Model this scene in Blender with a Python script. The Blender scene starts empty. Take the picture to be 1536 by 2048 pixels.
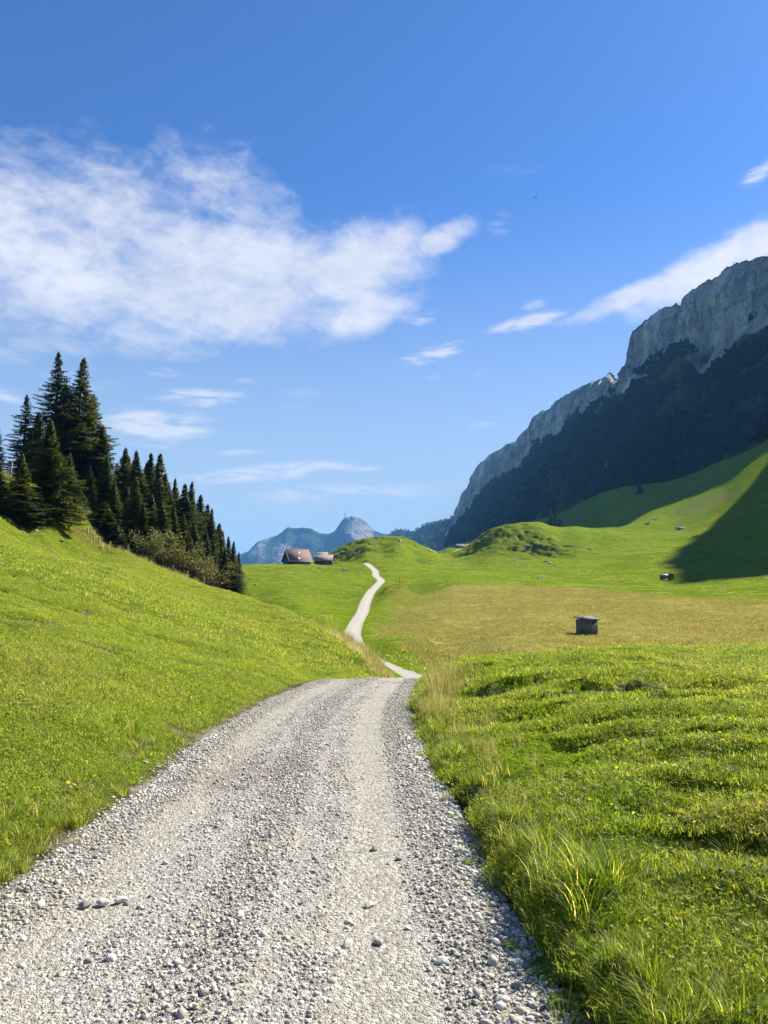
import bpy, math, random
import numpy as np
from mathutils import Vector

# ------------------------------------------------------------------ camera, sky, sun, exposure
SC = bpy.context.scene
COL = SC.collection
F = 1538.0                       # focal length in pixels of the 1536 x 2048 photograph
HORIZON = 1190.0
PITCH = math.atan((HORIZON - 1024.0) / F)
EYE = 1.6
cam_d = bpy.data.cameras.new('camera')
cam = bpy.data.objects.new('camera', cam_d)
COL.objects.link(cam)
cam.location = (0, 0, EYE)
cam.rotation_euler = (math.pi / 2 + PITCH, 0, 0)
cam_d.sensor_fit = 'VERTICAL'
cam_d.sensor_height = 36.0
cam_d.lens = 36.0 * F / 2048.0
cam_d.clip_start = 0.05
cam_d.clip_end = 60000
SC.camera = cam

SUN_AZ, SUN_EL = math.radians(55), math.radians(42)   # azimuth clockwise from the view direction
SC.view_settings.view_transform = 'Standard'
SC.view_settings.look = 'None'
SC.view_settings.gamma = 1.0
SC.view_settings.use_curve_mapping = False
SC.view_settings.exposure = 1.32
SC.cycles.use_denoising = True
SC.cycles.max_bounces = 8
SC.cycles.transparent_max_bounces = 8
SC.cycles.volume_bounces = 1
SC.cycles.caustics_reflective = False
SC.cycles.caustics_refractive = False

sun_d = bpy.data.lights.new('sun', 'SUN')
sun_d.energy = 5.0
sun_d.angle = math.radians(0.5)
sun_d.color = (1.0, 0.94, 0.83)
sun = bpy.data.objects.new('sun', sun_d)
COL.objects.link(sun)
SUN_DIR = Vector((math.sin(SUN_AZ) * math.cos(SUN_EL), math.cos(SUN_AZ) * math.cos(SUN_EL), math.sin(SUN_EL)))
sun.rotation_euler = SUN_DIR.to_track_quat('Z', 'Y').to_euler()
sun.location = (60, 40, 80)


def ray(px, py):
    a = (px - 768.0) / F
    b = (1024.0 - py) / F
    c, s = math.cos(PITCH), math.sin(PITCH)
    return a, c - b * s, s + b * c


def P(px, py, D):
    """world point seen at a pixel, at depth D along +Y"""
    x, y, z = ray(px, py)
    k = D / y
    return (x * k, D, EYE + z * k)


# ------------------------------------------------------------------ world: sky texture and clouds by direction
def build_world():
    w = bpy.data.worlds.new('World')
    SC.world = w
    w.use_nodes = True
    nt = w.node_tree
    N, L = nt.nodes, nt.links
    N.clear()
    out = N.new('ShaderNodeOutputWorld')
    bg = N.new('ShaderNodeBackground')
    bg.inputs['Strength'].default_value = 0.0605
    sky = N.new('ShaderNodeTexSky')
    sky.sky_type = 'NISHITA'
    sky.sun_disc = False
    sky.sun_elevation = SUN_EL
    sky.sun_rotation = SUN_AZ
    sky.altitude = 1200
    sky.air_density = 1.0
    sky.dust_density = 0.6
    sky.ozone_density = 3.2
    tc = N.new('ShaderNodeTexCoord')
    sep = N.new('ShaderNodeSeparateXYZ')
    L.new(tc.outputs['Generated'], sep.inputs[0])

    def M(op, a, b=None, clamp=False):
        n = N.new('ShaderNodeMath')
        n.operation = op
        n.use_clamp = clamp
        for i, v in enumerate((a, b)):
            if v is None:
                continue
            if isinstance(v, (int, float)):
                n.inputs[i].default_value = v
            else:
                L.new(v, n.inputs[i])
        return n.outputs[0]
    az = M('MULTIPLY', M('ARCTAN2', sep.outputs[0], sep.outputs[1]), 180 / math.pi)
    el = M('MULTIPLY', M('ARCSINE', sep.outputs[2]), 180 / math.pi)
    cmb = N.new('ShaderNodeCombineXYZ')
    L.new(az, cmb.inputs[0])
    L.new(el, cmb.inputs[1])
    AE = cmb.outputs[0]

    def azel(px, py):
        x, y, z = ray(px, py)
        return math.degrees(math.atan2(x, y)), math.degrees(math.atan2(z, math.hypot(x, y)))

    def noise(scale, detail, rough, dist, sx=1.0, sy=1.0, rot=0.0, off=0.0):
        mp = N.new('ShaderNodeMapping')
        mp.inputs['Scale'].default_value = (sx, sy, 1)
        mp.inputs['Rotation'].default_value = (0, 0, rot)
        mp.inputs['Location'].default_value = (off, off * 0.7, off * 0.3)
        L.new(AE, mp.inputs[0])
        n = N.new('ShaderNodeTexNoise')
        n.inputs['Scale'].default_value = scale
        n.inputs['Detail'].default_value = detail
        n.inputs['Roughness'].default_value = rough
        n.inputs['Distortion'].default_value = dist
        L.new(mp.outputs[0], n.inputs['Vector'])
        return n.outputs['Fac']

    def blob(px, py, rx, ry, rot, amp, edge=0.0):
        """soft elliptical patch of cloud; centre and size in photo pixels turned into degrees"""
        a, e = azel(px, py)
        k = 1 / 27.5
        mp = N.new('ShaderNodeMapping')
        mp.vector_type = 'TEXTURE'
        mp.inputs['Location'].default_value = (a, e, 0)
        mp.inputs['Rotation'].default_value = (0, 0, math.radians(rot))
        mp.inputs['Scale'].default_value = (rx * k, ry * k, 1)
        L.new(AE, mp.inputs[0])
        ln = N.new('ShaderNodeVectorMath')
        ln.operation = 'LENGTH'
        L.new(mp.outputs[0], ln.inputs[0])
        mr = N.new('ShaderNodeMapRange')
        mr.interpolation_type = 'SMOOTHSTEP'
        mr.inputs['From Min'].default_value = 1.0
        mr.inputs['From Max'].default_value = edge
        mr.inputs['To Max'].default_value = amp
        L.new(ln.outputs['Value'], mr.inputs['Value'])
        return mr.outputs[0]
    big = [  # px, py, rx, ry, tilt, amount, core
        (150, 500, 540, 280, 4, 0.80, 0.2), (420, 560, 440, 190, -2, 0.85, 0.3), (720, 540, 300, 140, 20, 1.0, 0.1), (880, 480, 150, 52, 20, 0.9, 0.1), (560, 540, 260, 150, 0, 0.8, 0.2),
        (460, 390, 300, 150, -22, 0.62, 0.1), (690, 625, 290, 90, 10, 0.75, 0.2), (-150, 470, 420, 280, 0, 0.6, 0.2),
        (250, 690, 460, 50, 3, 0.5, 0.2), (1440, 532, 330, 74, 17, 0.95, 0.15), (1270, 590, 230, 40, 14, 0.8, 0.2),
        (1700, 480, 330, 100, 17, 0.8, 0.2)]
    small = [
        (1050, 648, 130, 26, 10, 0.95, 0.1), (870, 708, 130, 26, 14, 0.95, 0.1), (1520, 345, 70, 26, 24, 0.75, 0.1),
        (1000, 455, 60, 30, -10, 0.3, 0.1), (325, 745, 70, 18, 0, 0.6, 0.1), (400, 795, 140, 30, 4, 0.8, 0.1),
        (310, 850, 170, 52, 2, 0.85, 0.2), (300, 890, 110, 14, 0, 0.45, 0.1), (480, 905, 90, 13, 6, 0.6, 0.1),
        (540, 945, 280, 28, 6, 0.9, 0.2), (700, 985, 330, 30, 3, 0.6, 0.3), (610, 785, 100, 24, 8, 0.42, 0.1), (585, 812, 80, 14, 4, 0.36, 0.1),
        (490, 762, 40, 14, 0, 0.4, 0.1), (958, 852, 70, 14, 8, 0.5, 0.1), (10, 700, 110, 60, 0, 0.42, 0.1),
        (5, 790, 70, 22, -10, 0.6, 0.1), (730, 938, 110, 12, 6, 0.5, 0.1), (860, 915, 120, 10, 2, 0.45, 0.1),
        (868, 756, 40, 10, 0, 0.5, 0.1), (960, 745, 40, 12, 20, 0.36, 0.1), (1070, 610, 50, 18, 10, 0.45, 0.1),
        (850, 635, 60, 26, 20, 0.55, 0.1), (1010, 430, 40, 12, -8, 0.4, 0.1), (160, 760, 160, 40, 0, 0.3, 0.1)]

    def total(lst):
        t = None
        for b in lst:
            o = blob(*b)
            t = o if t is None else M('MAXIMUM', t, o)
        return t
    # big patches: puffy ripples; small ones: streaks
    nb = noise(0.22, 10, 0.6, 0.35, 1.0, 1.7, 0.0, 3.1)
    nf = noise(0.7, 4, 0.55, 0.5, 0.8, 1.5, 0.25, 9.3)
    ns = noise(0.42, 8, 0.62, 0.5, 0.6, 3.0, -0.12, 5.7)
    # a thin scatter of cloud over the rest of the sky too
    gen = M('MULTIPLY', M('SUBTRACT', noise(0.045, 3, 0.5, 0, 1, 2, 0, 21.0), 0.63, True), 2.0)
    bigm = total(big)
    db = M('ADD', M('ADD', bigm, M('MULTIPLY', M('SUBTRACT', nb, 0.5), 1.0)), M('MULTIPLY', M('SUBTRACT', nf, 0.5), 0.55))
    mr = N.new('ShaderNodeMapRange')
    mr.interpolation_type = 'SMOOTHSTEP'
    mr.inputs['From Min'].default_value = 0.22
    mr.inputs['From Max'].default_value = 1.02
    mr.inputs['To Max'].default_value = 0.93
    L.new(db, mr.inputs['Value'])
    # nothing where there is no patch at all
    gate = N.new('ShaderNodeMapRange')
    gate.interpolation_type = 'SMOOTHSTEP'
    gate.inputs['From Min'].default_value = 0.0
    gate.inputs['From Max'].default_value = 0.28
    L.new(bigm, gate.inputs['Value'])
    ab = M('MULTIPLY', mr.outputs[0], gate.outputs[0])
    smallm = M('MAXIMUM', total(small), gen)
    ds = M('MULTIPLY', smallm, M('ADD', M('MULTIPLY', M('SUBTRACT', ns, 0.5), 4.0), 0.75))
    mr2 = N.new('ShaderNodeMapRange')
    mr2.interpolation_type = 'SMOOTHSTEP'
    mr2.inputs['From Min'].default_value = 0.08
    mr2.inputs['From Max'].default_value = 0.95
    mr2.inputs['To Max'].default_value = 0.8
    L.new(ds, mr2.inputs['Value'])
    alpha = M('MAXIMUM', ab, mr2.outputs[0], True)
    up = N.new('ShaderNodeMapRange')
    up.inputs['From Min'].default_value = -1
    up.inputs['From Max'].default_value = 4
    L.new(el, up.inputs['Value'])
    alpha = M('MULTIPLY', alpha, up.outputs[0])
    mix = N.new('ShaderNodeMix')
    mix.data_type = 'RGBA'
    L.new(alpha, mix.inputs['Factor'])
    tint = N.new('ShaderNodeMix')
    tint.data_type = 'RGBA'
    tint.blend_type = 'MULTIPLY'
    tint.inputs['Factor'].default_value = 1.0
    tint.inputs['B'].default_value = SKY_TINT + (1,)
    L.new(sky.outputs[0], tint.inputs['A'])
    # paler air towards the horizon, all round
    low = N.new('ShaderNodeMapRange')
    low.interpolation_type = 'SMOOTHSTEP'
    low.inputs['From Min'].default_value = 30
    low.inputs['From Max'].default_value = 0
    low.inputs['To Max'].default_value = 0.9
    L.new(el, low.inputs['Value'])
    air = N.new('ShaderNodeMix')
    air.data_type = 'RGBA'
    L.new(low.outputs[0], air.inputs['Factor'])
    L.new(tint.outputs['Result'], air.inputs['A'])
    air.inputs['B'].default_value = HORIZON_AIR + (1,)
    L.new(air.outputs['Result'], mix.inputs['A'])
    cc = N.new('ShaderNodeMix')
    cc.data_type = 'RGBA'
    cr = N.new('ShaderNodeMapRange')
    cr.inputs['From Min'].default_value = 0.35
    cr.inputs['From Max'].default_value = 0.68
    L.new(noise(0.16, 6, 0.55, 0.3, 1, 1.6, 0.1, 33.0), cr.inputs['Value'])
    L.new(cr.outputs[0], cc.inputs['Factor'])
    cc.inputs['A'].default_value = (CLOUD[0] * 0.80, CLOUD[1] * 0.82, CLOUD[2] * 0.88, 1)
    cc.inputs['B'].default_value = CLOUD + (1,)
    L.new(cc.outputs['Result'], mix.inputs['B'])
    L.new(mix.outputs['Result'], bg.inputs['Color'])
    L.new(bg.outputs[0], out.inputs[0])
    w.cycles.sampling_method = 'MANUAL'
    w.cycles.sample_map_resolution = 512


SKY_TINT = (0.47, 0.78, 1.14)
HORIZON_AIR = (3.75, 4.5, 4.95)
CLOUD = (6.2, 6.3, 6.7)
build_world()

rng = np.random.default_rng(7)
random.seed(7)


# ------------------------------------------------------------------ numpy noise
def _hash(ix, iy, iz, seed):
    h = (ix.astype(np.uint32) * np.uint32(374761393) + iy.astype(np.uint32) * np.uint32(668265263)
         + iz.astype(np.uint32) * np.uint32(2147483647) + np.uint32((seed * 974711) & 0xffffffff))
    h = (h ^ (h >> np.uint32(13))) * np.uint32(1274126177)
    h = h ^ (h >> np.uint32(16))
    return (h & np.uint32(0xffff)).astype(np.float64) / 65535.0


def vnoise(x, y, z=None, seed=0):
    x = np.asarray(x, float)
    y = np.asarray(y, float)
    z = np.zeros_like(x) if z is None else np.asarray(z, float)
    x, y, z = np.broadcast_arrays(x, y, z)
    xi, yi, zi = np.floor(x), np.floor(y), np.floor(z)
    fx, fy, fz = x - xi, y - yi, z - zi
    fx, fy, fz = (f * f * f * (f * (f * 6 - 15) + 10) for f in (fx, fy, fz))
    xi, yi, zi = xi.astype(np.int64), yi.astype(np.int64), zi.astype(np.int64)
    r = 0
    for dx in (0, 1):
        for dy in (0, 1):
            for dz in (0, 1):
                wgt = (fx if dx else 1 - fx) * (fy if dy else 1 - fy) * (fz if dz else 1 - fz)
                r = r + wgt * _hash(xi + dx, yi + dy, zi + dz, seed)
    return r * 2 - 1


def fbm(x, y, z=None, octv=4, seed=0, gain=0.5):
    t, a, s = 0, 1.0, 0
    for o in range(octv):
        k = 2.03 ** o
        t = t + a * vnoise(np.asarray(x) * k + o * 17.3, np.asarray(y) * k + o * 5.1, None if z is None else np.asarray(z) * k, seed + o)
        s += a
        a *= gain
    return t / s


def ridged(x, y, z=None, octv=4, seed=0):
    t, a, s = 0, 1.0, 0
    for o in range(octv):
        k = 2.03 ** o
        t = t + a * (1 - np.abs(vnoise(np.asarray(x) * k + o * 7.7, np.asarray(y) * k, None if z is None else np.asarray(z) * k, seed + o)) * 2)
        s += a
        a *= 0.5
    return t / s


def sstep(a, b, x):
    t = np.clip((np.asarray(x, float) - a) / (b - a), 0, 1)
    return t * t * (3 - 2 * t)


def inpoly(x, y, poly):
    ins = np.zeros(np.shape(x), bool)
    n = len(poly)
    for i in range(n):
        x0, y0 = poly[i]
        x1, y1 = poly[(i + 1) % n]
        c = ((y0 > y) != (y1 > y)) & (x < (x1 - x0) * (y - y0) / ((y1 - y0) if y1 != y0 else 1e-9) + x0)
        ins ^= c
    return ins


def seglist(poly, closed=True):
    a = np.array(poly, float)
    b = np.roll(a, -1, 0) if closed else a[1:]
    return (a if closed else a[:-1]), b


def dist_poly(x, y, poly, closed=True):
    A, B = seglist(poly, closed)
    d = np.full(np.shape(x), 1e9)
    for (ax, ay), (bx, by) in zip(A, B):
        vx, vy = bx - ax, by - ay
        t = np.clip(((x - ax) * vx + (y - ay) * vy) / max(vx * vx + vy * vy, 1e-9), 0, 1)
        d = np.minimum(d, np.hypot(x - ax - t * vx, y - ay - t * vy))
    return d


# ------------------------------------------------------------------ mesh helpers
def mesh_from(name, V, tris=None, quads=None, smooth=False):
    me = bpy.data.meshes.new(name)
    V = np.asarray(V, np.float32)
    me.vertices.add(len(V))
    me.vertices.foreach_set('co', V.ravel())
    loops, starts = [], []
    pos = 0
    for arr, k in ((quads, 4), (tris, 3)):
        if arr is None or len(arr) == 0:
            continue
        arr = np.asarray(arr, np.int32)
        loops.append(arr.ravel())
        starts.append(pos + np.arange(len(arr)) * k)
        pos += arr.size
    loops = np.concatenate(loops)
    starts = np.concatenate(starts)
    me.loops.add(len(loops))
    me.loops.foreach_set('vertex_index', loops)
    me.polygons.add(len(starts))
    me.polygons.foreach_set('loop_start', starts.astype(np.int32))
    if smooth:
        me.polygons.foreach_set('use_smooth', np.ones(len(starts), bool))
    me.update(calc_edges=True)
    return me


def link(name, me, mat=None, parent=None):
    o = bpy.data.objects.new(name, me)
    COL.objects.link(o)
    if mat is not None and me is not None and len(me.materials) == 0:
        me.materials.append(mat)
    if parent is not None:
        o.parent = parent
    return o


def tag(o, label=None, cat=None, group=None, kind=None):
    if label:
        o['label'] = label
    if cat:
        o['category'] = cat
    if group:
        o['group'] = group
    if kind:
        o['kind'] = kind
    return o


def empty(name, loc, rz=0.0, label=None, cat=None, group=None):
    o = bpy.data.objects.new(name, None)
    COL.objects.link(o)
    o.location = loc
    o.rotation_euler = (0, 0, rz)
    o.empty_display_size = 0.2
    return tag(o, label, cat, group)


def fattr(me, name, arr):
    a = me.attributes.new(name, 'FLOAT', 'POINT')
    a.data.foreach_set('value', np.asarray(arr, np.float32))


class MB:
    """collects simple shapes into one mesh"""
    def __init__(s):
        s.V, s.Q, s.T = [], [], []
        s.n = 0

    def add(s, V, Q=(), T=()):
        s.V.append(np.asarray(V, float))
        s.Q += [[i + s.n for i in q] for q in Q]
        s.T += [[i + s.n for i in t] for t in T]
        s.n += len(V)

    def box(s, x0, x1, y0, y1, z0, z1):
        V = [(x, y, z) for z in (z0, z1) for y in (y0, y1) for x in (x0, x1)]
        s.add(V, [(0, 2, 3, 1), (4, 5, 7, 6), (0, 1, 5, 4), (2, 6, 7, 3), (0, 4, 6, 2), (1, 3, 7, 5)])
        return s

    def prism(s, poly, axis, a, b):
        """poly in the plane across `axis` ('x' or 'y'), extruded from a to b"""
        n = len(poly)
        V = []
        for t in (a, b):
            for (u, v) in poly:
                V.append((t, u, v) if axis == 'x' else (u, t, v))
        Q = [(i, (i + 1) % n, n + (i + 1) % n, n + i) for i in range(n)]
        T = [(0, i + 1, i) for i in range(1, n - 1)] + [(n, n + i, n + i + 1) for i in range(1, n - 1)]
        s.add(V, Q, T)
        return s

    def tube(s, pts, rads, k=8, cap=True):
        pts = [Vector(p) for p in pts]
        rows = []
        for i, p in enumerate(pts):
            d = (pts[min(i + 1, len(pts) - 1)] - pts[max(i - 1, 0)]).normalized()
            u = d.orthogonal().normalized()
            v = d.cross(u)
            rows.append([p + (u * math.cos(t) + v * math.sin(t)) * rads[i] for t in [2 * math.pi * j / k for j in range(k)]])
        V = [tuple(q) for r in rows for q in r]
        Q = [(i * k + j, i * k + (j + 1) % k, (i + 1) * k + (j + 1) % k, (i + 1) * k + j) for i in range(len(pts) - 1) for j in range(k)]
        T = []
        if cap:
            e = (len(pts) - 1) * k
            T = [(0, j + 1, j) for j in range(1, k - 1)] + [(e, e + j, e + j + 1) for j in range(1, k - 1)]
        s.add(V, Q, T)
        return s

    def build(s, name, mat, parent=None, smooth=False):
        me = mesh_from(name, np.concatenate(s.V), s.T, s.Q, smooth)
        return link(name, me, mat, parent)


# ------------------------------------------------------------------ materials
MATS = {}


def new_mat(name):
    m = bpy.data.materials.new(name)
    m.use_nodes = True
    nt = m.node_tree
    nt.nodes.clear()
    out = nt.nodes.new('ShaderNodeOutputMaterial')
    MATS[name] = m
    return m, nt, out


class NB:
    def __init__(s, nt):
        s.nt, s.N, s.L = nt, nt.nodes, nt.links
        s.pos = None

    def P(s):
        if s.pos is None:
            s.pos = s.N.new('ShaderNodeNewGeometry').outputs['Position']
        return s.pos

    def O(s):
        return s.N.new('ShaderNodeTexCoord').outputs['Object']

    def noise(s, scale, detail=4, rough=0.55, vec=None, dist=0.0, stretch=None):
        v = vec if vec is not None else s.P()
        if stretch:
            mp = s.N.new('ShaderNodeMapping')
            mp.inputs['Scale'].default_value = stretch
            s.L.new(v, mp.inputs[0])
            v = mp.outputs[0]
        n = s.N.new('ShaderNodeTexNoise')
        n.inputs['Scale'].default_value = scale
        n.inputs['Detail'].default_value = detail
        n.inputs['Roughness'].default_value = rough
        n.inputs['Distortion'].default_value = dist
        s.L.new(v, n.inputs['Vector'])
        return n.outputs['Fac']

    def voro(s, scale, feature='F1', out='Distance', vec=None, rand=1.0):
        n = s.N.new('ShaderNodeTexVoronoi')
        n.feature = feature
        n.inputs['Scale'].default_value = scale
        n.inputs['Randomness'].default_value = rand
        s.L.new(vec if vec is not None else s.P(), n.inputs['Vector'])
        return n.outputs[out]

    def ramp(s, fac, lo, hi, a=0.0, b=1.0):
        n = s.N.new('ShaderNodeMapRange')
        n.interpolation_type = 'SMOOTHSTEP'
        n.inputs['From Min'].default_value = lo
        n.inputs['From Max'].default_value = hi
        n.inputs['To Min'].default_value = a
        n.inputs['To Max'].default_value = b
        s.L.new(fac, n.inputs['Value'])
        return n.outputs[0]

    def mix(s, fac, a, b, mode='MIX'):
        n = s.N.new('ShaderNodeMix')
        n.data_type = 'RGBA'
        n.blend_type = mode
        for sock, v in (('Factor', fac), ('A', a), ('B', b)):
            if isinstance(v, (int, float)):
                n.inputs[sock].default_value = v
            elif isinstance(v, tuple):
                n.inputs[sock].default_value = v + (1,) if len(v) == 3 else v
            else:
                s.L.new(v, n.inputs[sock])
        return n.outputs['Result']

    def math(s, op, a, b=0.0, clamp=False):
        n = s.N.new('ShaderNodeMath')
        n.operation = op
        n.use_clamp = clamp
        for i, v in enumerate((a, b)):
            if isinstance(v, (int, float)):
                n.inputs[i].default_value = v
            else:
                s.L.new(v, n.inputs[i])
        return n.outputs[0]

    def attr(s, name, out='Fac', typ='GEOMETRY'):
        n = s.N.new('ShaderNodeAttribute')
        n.attribute_name = name
        n.attribute_type = typ
        return n.outputs[out]

    def rand(s):
        return s.N.new('ShaderNodeObjectInfo').outputs['Random']

    def bump(s, h, strength=0.5, dist=0.1, nrm=None):
        n = s.N.new('ShaderNodeBump')
        n.inputs['Strength'].default_value = strength
        n.inputs['Distance'].default_value = dist
        s.L.new(h, n.inputs['Height'])
        if nrm is not None:
            s.L.new(nrm, n.inputs['Normal'])
        return n.outputs[0]

    def bsdf(s, col, rough=0.85, nrm=None, spec=0.3, metal=0.0):
        n = s.N.new('ShaderNodeBsdfPrincipled')
        for sock, v in (('Base Color', col), ('Roughness', rough), ('Specular IOR Level', spec), ('Metallic', metal)):
            if isinstance(v, (int, float)):
                n.inputs[sock].default_value = v
            elif isinstance(v, tuple):
                n.inputs[sock].default_value = v + (1,)
            else:
                s.L.new(v, n.inputs[sock])
        if nrm is not None:
            s.L.new(nrm, n.inputs['Normal'])
        return n.outputs[0]

    def translucent(s, sh, col, fac):
        t = s.N.new('ShaderNodeBsdfTranslucent')
        if isinstance(col, tuple):
            t.inputs['Color'].default_value = col + (1,)
        else:
            s.L.new(col, t.inputs['Color'])
        m = s.N.new('ShaderNodeMixShader')
        m.inputs[0].default_value = fac
        s.L.new(sh, m.inputs[1])
        s.L.new(t.outputs[0], m.inputs[2])
        return m.outputs[0]


def simple(name, a, b, scale=3.0, rough=0.8, bump=0.3, bd=0.02, spec=0.3, stretch=None, metal=0.0, obj=True):
    m, nt, out = new_mat(name)
    n = NB(nt)
    v = n.O() if obj else n.P()
    f = n.noise(scale, 6, 0.6, v, stretch=stretch)
    col = n.mix(n.ramp(f, 0.3, 0.7), a, b)
    f2 = n.noise(scale * 4, 4, 0.6, v, stretch=stretch)
    nt.links.new(n.bsdf(col, rough, n.bump(f2, bump, bd), spec, metal), out.inputs[0])
    return m


STAINS = [(-1.22, 7.15, 0.75), (-1.55, 6.75, 0.6), (-0.95, 7.7, 0.6)]
G1, G2, G3 = (0.135, 0.195, 0.009), (0.10, 0.16, 0.008), (0.19, 0.225, 0.016)
DRY1, DRY2 = (0.33, 0.285, 0.085), (0.22, 0.205, 0.045)


def grass_ground():
    m, nt, out = new_mat('meadow_ground')
    n = NB(nt)
    big = n.noise(0.035, 4, 0.55)
    mid = n.noise(0.35, 5, 0.6)
    fine = n.noise(3.5, 5, 0.65)
    vfine = n.noise(22.0, 3, 0.7)
    c = n.mix(n.ramp(big, 0.35, 0.65), G1, G2)
    c = n.mix(n.ramp(mid, 0.45, 0.72), c, G3)
    c = n.mix(n.math('MULTIPLY', n.ramp(fine, 0.48, 0.72), 0.8), c, (0.036, 0.07, 0.007))
    c = n.mix(n.math('MULTIPLY', n.ramp(n.noise(0.13, 6, 0.7), 0.53, 0.68), 0.6), c, (0.055, 0.095, 0.008))
    c = n.mix(n.math('MULTIPLY', n.ramp(n.noise(0.07, 5, 0.7), 0.55, 0.7), 0.5), c, (0.21, 0.215, 0.035))
    c = n.mix(n.math('MULTIPLY', n.ramp(vfine, 0.5, 0.75), 0.5), c, (0.19, 0.235, 0.03))
    # dry meadow: straw colours broken by green
    dn = n.noise(0.55, 6, 0.68, stretch=(1.0, 0.45, 1.0))
    dcol = n.mix(n.ramp(dn, 0.36, 0.62), DRY2, DRY1)
    dcol = n.mix(n.math('MULTIPLY', n.ramp(n.noise(0.12, 4, 0.6), 0.48, 0.66), 0.6), dcol, (0.12, 0.15, 0.025))
    dcol = n.mix(n.math('MULTIPLY', n.ramp(fine, 0.52, 0.7), 0.55), dcol, (0.10, 0.095, 0.03))
    c = n.mix(n.attr('dry'), c, dcol)
    # rough hummocky pasture
    rcol = n.mix(n.ramp(fine, 0.4, 0.6), (0.14, 0.155, 0.026), (0.075, 0.095, 0.016))
    rcol = n.mix(n.math('MULTIPLY', n.ramp(n.noise(1.3, 5, 0.6), 0.55, 0.66), 0.7), rcol, (0.17, 0.15, 0.06))
    c = n.mix(n.attr('rough'), c, rcol)
    # bare soil and rock
    scol = n.mix(n.ramp(n.noise(2.2, 6, 0.7), 0.4, 0.62), (0.075, 0.062, 0.03), (0.20, 0.17, 0.095))
    c = n.mix(n.attr('bare'), c, scol)
    h = n.math('ADD', n.math('MULTIPLY', mid, 1.2), n.math('ADD', fine, n.math('MULTIPLY', vfine, 0.35)))
    nt.links.new(n.bsdf(c, 0.95, n.bump(h, 0.75, 0.5), 0.0), out.inputs[0])
    return m


def leaf_mat(name, a, b, c, trans=0.4, dry=None, rough=0.55, tc=1.5, scale=0.6, patch=None, spec=0.18, patch2=(0.105, 0.165, 0.012)):
    """leaf or blade: colour differs from clump to clump and along the place it grows"""
    m, nt, out = new_mat(name)
    n = NB(nt)
    f = n.noise(scale, 4, 0.6)
    col = n.mix(n.ramp(f, 0.35, 0.65), a, b)
    r = n.rand()
    col = n.mix(n.math('MULTIPLY', r, 0.8), col, c)
    if patch:
        pf = n.noise(0.28 if scale > 0.2 else 0.05, 6, 0.68)
        col = n.mix(n.math('MULTIPLY', n.ramp(pf, 0.50, 0.66), 0.42), col, patch)
        pf = n.noise(0.9, 5, 0.65)
        col = n.mix(n.math('MULTIPLY', n.ramp(pf, 0.54, 0.68), 0.65), col, patch2)
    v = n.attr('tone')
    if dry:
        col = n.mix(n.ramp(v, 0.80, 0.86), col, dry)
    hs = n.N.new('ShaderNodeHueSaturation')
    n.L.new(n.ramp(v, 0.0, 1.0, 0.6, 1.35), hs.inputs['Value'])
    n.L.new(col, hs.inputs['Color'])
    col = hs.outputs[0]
    sh = n.bsdf(col, rough, None, spec)
    t = n.mix(1.0, col, (tc, tc * 0.95, tc * 0.5), 'MULTIPLY')
    nt.links.new(n.translucent(sh, t, trans), out.inputs[0])
    return m


def gravel_ground():
    m, nt, out = new_mat('gravel')
    n = NB(nt)
    v1 = n.voro(34, out='Color')
    v2 = n.voro(85, out='Color')
    d1 = n.voro(34)
    d2 = n.voro(85)
    d3 = n.voro(190)
    bw1 = n.N.new('ShaderNodeRGBToBW')
    n.L.new(v1, bw1.inputs[0])
    bw2 = n.N.new('ShaderNodeRGBToBW')
    n.L.new(v2, bw2.inputs[0])
    col = n.mix(n.ramp(bw1.outputs[0], 0.2, 0.85), (0.23, 0.212, 0.175), (0.47, 0.44, 0.37))
    col = n.mix(n.math('MULTIPLY', n.ramp(bw2.outputs[0], 0.2, 0.8), 0.5), col, (0.40, 0.375, 0.325))
    tr = n.noise(0.9, 4, 0.6)
    col = n.mix(n.math('MULTIPLY', n.ramp(tr, 0.5, 0.72), 0.55), col, (0.38, 0.335, 0.265))
    # dark damp stain and dirt
    col = n.mix(n.math('MULTIPLY', n.attr('stain'), n.ramp(n.noise(6, 5, 0.7), 0.35, 0.6)), col, (0.10, 0.062, 0.045))
    e = n.math('MULTIPLY', n.attr('edge'), n.ramp(n.noise(5, 5, 0.65), 0.3, 0.6))
    col = n.mix(e, col, (0.17, 0.135, 0.075))
    h = n.math('SUBTRACT', 1.0, n.math('ADD', d1, n.math('ADD', n.math('MULTIPLY', d2, 0.6), n.math('MULTIPLY', d3, 0.35))))
    nt.links.new(n.bsdf(col, 0.92, n.bump(h, 0.9, 0.02), 0.2), out.inputs[0])
    return m


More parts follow.
